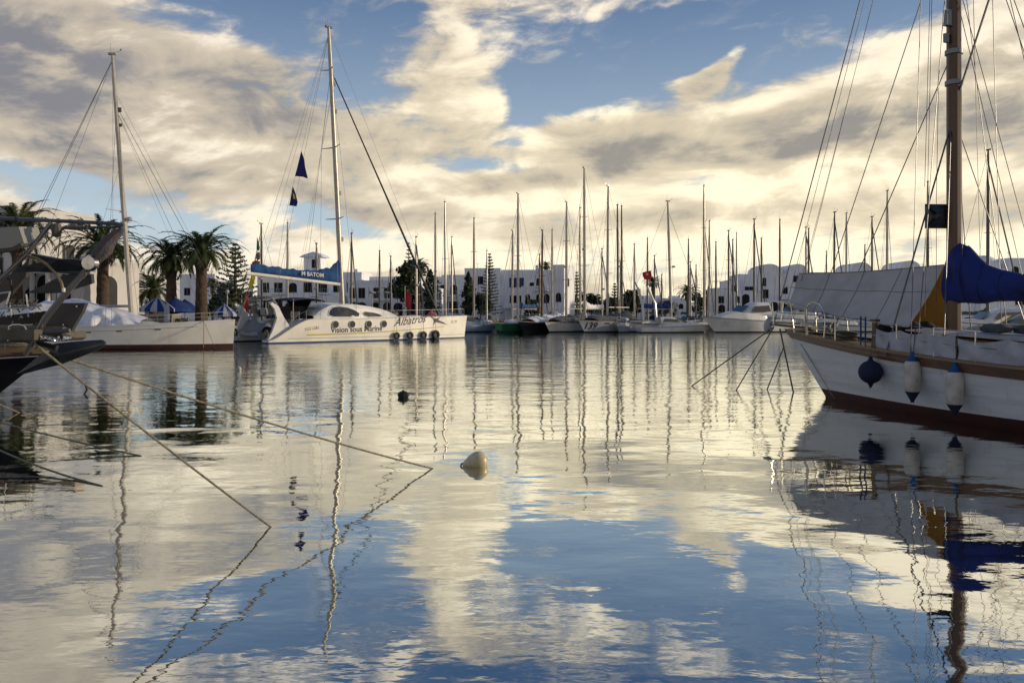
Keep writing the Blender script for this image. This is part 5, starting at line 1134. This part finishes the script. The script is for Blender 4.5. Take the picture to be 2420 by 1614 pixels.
# motor boats of the front row
def motorboat(px, D, head, L, label, fly=False, top=WHITE, cat='motorboat', fb=1.5, canopy=None, group=None):
    x = (px - 1210) / F * D; o = thing('motor_boat', (x, D, 0), R(head), label, cat, group)
    h_ = Hull(L, L * .30, fb, fb * .72, rb=L * .16, rs=.1, tr=.92, um=.45, kw=.80, flare=.5, p=2.0, x0=L * .5)
    h_.shell(-.3, .12, 18, 2).build('bottom_paint', DARKB, o); h_.shell(.12, None, 26, 6).build('hull', top, o); h_.deck(nu=18).build('deck', WHITE, o); band(h_, -.16, .0, .03, 24).build('rubbing_strake', SHADEW, o)
    z = h_.top(0)
    cabin(h_, -L * .22, L * .34, L * .115, fb * .42, .9, .2).build('foredeck_house', top, o)
    m = MB(); m.grid(lambda i, j: Vector((lerp(-L * .24, L * .12, i), (j - .5) * 2 * L * .108 * (1 - .2 * i), z + fb * .30 + fb * .78 * (1 - max(0, i - .45) / .55) * (1 - abs(2 * j - 1) ** 6))), 14, 14); m.build('wheelhouse', top, o)
    for q in (-1, 1): MB().prism([(-L * .22, q * L * .112, z + fb * .50), (L * .0, q * L * .106, z + fb * .48), (-L * .03, q * L * .105, z + fb * .82), (-L * .2, q * L * .108, z + fb * .88)], (0, q * .03, 0)).build('side_window', GLASS, o, False)
    MB().prism([(L * .02, -L * .085, z + fb * .86), (L * .02, L * .085, z + fb * .86), (L * .10, L * .08, z + fb * .46), (L * .10, -L * .08, z + fb * .46)], (.04, 0, .04)).build('windscreen', GLASS, o, False)
    for u in (.62, .74): p_ = [h_.at(L * (u - .5) + .5 * k, fb * .62 + .0 * k, 1, .01) for k in (0, 1)]; MB().add([p_[0], p_[1], p_[1] + Vector((0, 0, .13)), p_[0] + Vector((0, 0, .13))], [(0, 1, 2, 3)]).build('porthole', GLASS, o, False)
    h_.guard(.45, .98, .6, 6).build('guard_rail', STEEL, o)
    if fly:
        MB().box((-L * .08, 0, z + fb * 1.12), (L * .22, L * .19, .55), 0, .9).build('flybridge', top, o)
        for q in (-1, 1): MB().tube([(-L * .18, q * L * .085, z + fb * .9), (-L * .14, q * L * .085, z + fb * 2.15)], .04, 6).build('hardtop_leg', STEEL, o)
        MB().grid(lambda i, j: Vector((-L * .24 + L * .25 * i, (j - .5) * L * .21, z + fb * 2.15 + .1 * sin(pi * j))), 6, 6, thick=.09).build('hardtop', top, o)
    return o, h_
motorboat(1760, 96, 202, 12.5, 'sleek white motor cruiser at the end of the front row, left of the ketch', fb=1.95)
motorboat(1875, 108, 190, 14.0, 'white flybridge cruiser with a hard top, behind the ketch bow', fly=True, fb=2.0)
motorboat(1600, 94.5, 8, 9.5, 'low white boat with a dark window stripe beside the blue boom cover', fb=1.0, cat='powerboat')
motorboat(1472, 95.5, 250, 5.6, 'small grey white launch right of the boat numbered 139', fb=.9, top=SHADEW)
motorboat(1118, 97, 30, 7.5, 'pale blue grey boat end just right of the catamaran bow', fb=1.1, top=BLUEH)
motorboat(1985, 98, 185, 9.0, 'white boat glimpsed under the grey awning', fb=1.2); motorboat(2080, 99, 200, 8.0, 'dark trimmed boat glimpsed under the awning, farther right', fb=1.0, top=SHADEW)
motorboat(2335, 62, 175, 9.5, 'white motorboat seen between boom cover and deck of the ketch', fb=1.45); motorboat(2395, 50, 160, 9.0, 'grey boat behind the ketch deck at the right edge', fb=1.3, top=GREYH)
# stern arches (white davits) and small deck items in the front row
for k, (a, b, c, d, lab) in enumerate(((1508, 682, 1518, 718, 'left white davit arm above the blue boom cover'), (1536, 692, 1548, 718, 'right white davit arm above the blue boom cover'))):
    tag(MB().tube([P(a - 6, b - 16, 97.5), P(a, b, 97.5), P((a + c) / 2, (b + d) / 2, 97.5), P(c, d, 97.5), P(c + 3, 757, 97.5)], .16, 6).build('davit_arm', WHITE, None), lab, 'davit')
pflag('national_flag', 1518, 646, 97, [(0, .1), (1.05, .35), (1.15, -.3), (.95, -.8), (.25, -.75), (.05, -.35)], RED, 'red flag with a pale mark flying before the palm with golden edges', marks=[([(.45, .0), (.7, .02), (.7, -.25), (.45, -.25)], PALE)])
pflag('red_flag', 960, 692, 112, [(0, .2), (.5, .1), (.75, -.8), (.7, -2.2), (-.1, -2.0), (-.15, -.9)], RED, 'red flag on a pole right of the catamaran deckhouse')
tag(MB().tube([P(957, 676, 112.2), P(957, 752, 112.2)], .05, 5).build('flag_pole', ALU, None), 'thin pole that carries the red flag right of the catamaran', 'flagpole')
for px, D, lab in ((672, 107, 'tan'), (870, 120, 'left grey hoist'), (905, 120, 'right grey hoist')):
    pass
for k, (px, lab) in enumerate(((880, 'left one of two pale wind generators behind the catamaran deckhouse'), (915, 'right one of two pale wind generators behind the catamaran deckhouse'))):
    o = thing('wind_generator', ((px - 1210) / F * 112, 112, 0), R(200), lab, 'wind generator', 'wind generators behind the catamaran')
    MB().tube([(0, 0, -.5), (0, 0, 5.2)], .06, 6).build('pole', ALU, o); MB().lathe([(.1, -.5), (.2, 0), (.12, .4), (.02, .5)], (0, 0, 5.2), 10, (1, 0, .1)).build('nacelle', FENDW, o)
    for q in range(3): a = q * 2.094 + k; MB().tube([(.45, 0, 5.25), (.45, .9 * cos(a), 5.25 + .9 * sin(a))], [.06, .02], 5).build('blade', TARPG, o)
# masts of the boats lying farther back: (mast top px, py, mast foot px, dark?, label)
MASTS = [
 (612, 530, 620, 1, 'sailboat whose mast rises beside the green and brown signal flags'), (674, 527, 679, 0, 'sailboat whose thin mast stands over the left end of the blue boom cover'),
 (752, 577, 749, 1, 'sailboat with a short mast just right of the lookout turret'), (837, 553, 830, 1, 'sailboat whose mast stands just right of the catamaran mast'),
 (897, 594, 897, 1, 'sailboat with a short dark mast, left of two over the catamaran deckhouse'), (926, 607, 924, 1, 'sailboat with a short dark mast, right of two over the catamaran deckhouse'),
 (982, 561, 984, 0, 'sailboat whose mast crosses the broad dark tree'), (1017, 504, 1029, 0, 'sailboat with a leaning mast left of the dark cypress'),
 (1058, 479, 1053, 0, 'tall masted sailboat left of the narrow cypress'), (1066, 561, 1068, 0, 'sailboat with a shorter mast hugging the tall one by the cypress'),
 (1123, 517, 1120, 0, 'sailboat with its mast between narrow cypress and conical pine'), (1147, 593, 1150, 0, 'sailboat with a short mast in front of the conical pine'),
 (1275, 602, 1275, 1, 'sailboat with a short dark mast left of the corner tower'), (1304, 544, 1305, 0, 'sailboat whose mast stands just right of the corner tower'),
 (1370, 492, 1371, 0, 'sailboat whose mast stands close left of the tallest mast'), (1422, 589, 1423, 0, 'sailboat with a pale stubby mast right of the tallest mast'),
 (1452, 484, 1461, 1, 'sailboat whose dark mast leans over the number boat'), (1477, 489, 1470, 1, 'sailboat with a dark straight mast behind the small pine'),
 (1466, 620, 1466, 0, 'sailboat with a short mast between two dark taller ones'), (1500, 578, 1499, 0, 'sailboat with a thin mast at the upright dark tree'),
 (1528, 564, 1530, 1, 'sailboat whose mast stands behind the red flag'), (1546, 605, 1547, 1, 'sailboat with a stubby mast among the golden edged palm fronds'),
 (1563, 650, 1564, 1, 'sailboat with the shortest mast, right of the golden edged palm'), (1626, 567, 1627, 1, 'sailboat whose mast rises out of the wide bushy palm'),
 (1631, 620, 1632, 0, 'sailboat with a low mast beside the bushy palm'), (1645, 628, 1645, 1, 'sailboat with a brown low mast right of the bushy palm'),
 (1653, 440, 1664, 0, 'tallest masted sailboat left of the vaulted houses'), (1665, 523, 1666, 1, 'sailboat with its mast tucked behind that of the tallest on the right'),
 (1678, 523, 1676, 0, 'sailboat with a thick pale mast at the corner of the vaulted houses'), (1691, 573, 1692, 1, 'sailboat with a dark mast before the lowest vaulted wall'),
 (1722, 546, 1722, 1, 'sailboat with the left of three close masts before the vaulted houses'), (1728, 567, 1733, 1, 'sailboat with the middle of three close masts before the vaulted houses'),
 (1741, 552, 1741, 0, 'sailboat with the right of three close masts before the vaulted houses'), (1783, 519, 1782, 1, 'sailboat whose mast passes left of the first vault'),
 (1798, 564, 1800, 1, 'sailboat with a short mast right of the first vault'), (1847, 520, 1843, 1, 'sailboat with a reddish dark mast over the hard top cruiser'),
 (1905, 538, 1905, 0, 'sailboat with the left of twin masts above the awning'), (1911, 541, 1911, 1, 'sailboat with the right of twin masts above the awning'),
 (1953, 595, 1953, 1, 'sailboat whose mast tip barely tops the vaulted terrace'), (1974, 503, 1970, 1, 'sailboat with a tall mast over the middle of the awning'),
 (2001, 505, 2000, 0, 'sailboat with a pale mast right of the middle of the awning'), (2045, 580, 2044, 1, 'sailboat with a short brown mast left of the third vault'),
 (2061, 513, 2061, 1, 'sailboat whose dark mast stands at the third vault'), (2099, 452, 2096, 0, 'sailboat with a tall mast and masthead wand right of the third vault'),
 (2198, 430, 2193, 1, 'sailboat whose dark mast rises behind the radar reflector'), (2336, 356, 2334, 1, 'sailboat with tall mast and crosstrees right of the wooden mast')]
HULLS = [WHITE, SHADEW, CREAM, WHITE, BLUEH, WHITE, SHADEW, GREYH]; COV = [BLUEC, None, TARPW, NAVY, None, TARPG, None, BLUEC]
rows = {}; kept = []
for k, (a, b, c, dk, lab) in enumerate(MASTS):
    cands = (112, 119.5, 127, 134.5, 142, 149) if a > 1000 else (92, 101, 110, 119.5, 128, 137)
    if a < 700: cands = (92, 101, 110)
    if a > 2300: cands = (88,)
    best = None
    for D in cands:
        x = (c - 1210) / F * D; gap = min([abs(x - q) for q in rows.get(D, [])] + [99])
        if gap > 3.0: best = (gap, D); break
        if best is None or gap > best[0]: best = (gap, D)
    D = best[1]; x = (c - 1210) / F * D; rows.setdefault(D, []).append(x)
    H = CH + (HY - b) / F * D; L = min(7.4 if a > 700 else 7.4, max(6.2, H / 1.35)) if a < 2300 else 12
    sailboat(a, b, D, 270 + (k * 37 % 56 - 28), L, HULLS[k % 8], COV[k % 8], lab, mm=ALUD if dk else ALU, base_px=c, spr=(1, 1, 2, 0)[k % 4] if H > 9 else 0, fb=1.0, genoa=k % 3 == 0)
# pontoons the boats lie at
for k, (x0_, x1_, y) in enumerate(((-12, 62, 107.2), (-34, 62, 115.5), (-10, 62, 131))):
    o = thing('floating_pontoon', ((x0_ + x1_) / 2, y, 0), 0, ('nearest long floating pontoon behind the front row of boats', 'middle floating pontoon among the far masts', 'farthest floating pontoon before the houses')[k], 'pontoon', None)
    MB().box((0, 0, .35), (x1_ - x0_, 1.0, .25)).build('walkway', TEAK, o, False); MB().box((0, 0, .0), (x1_ - x0_ - .4, .7, .44)).build('float', STONE, o, False)
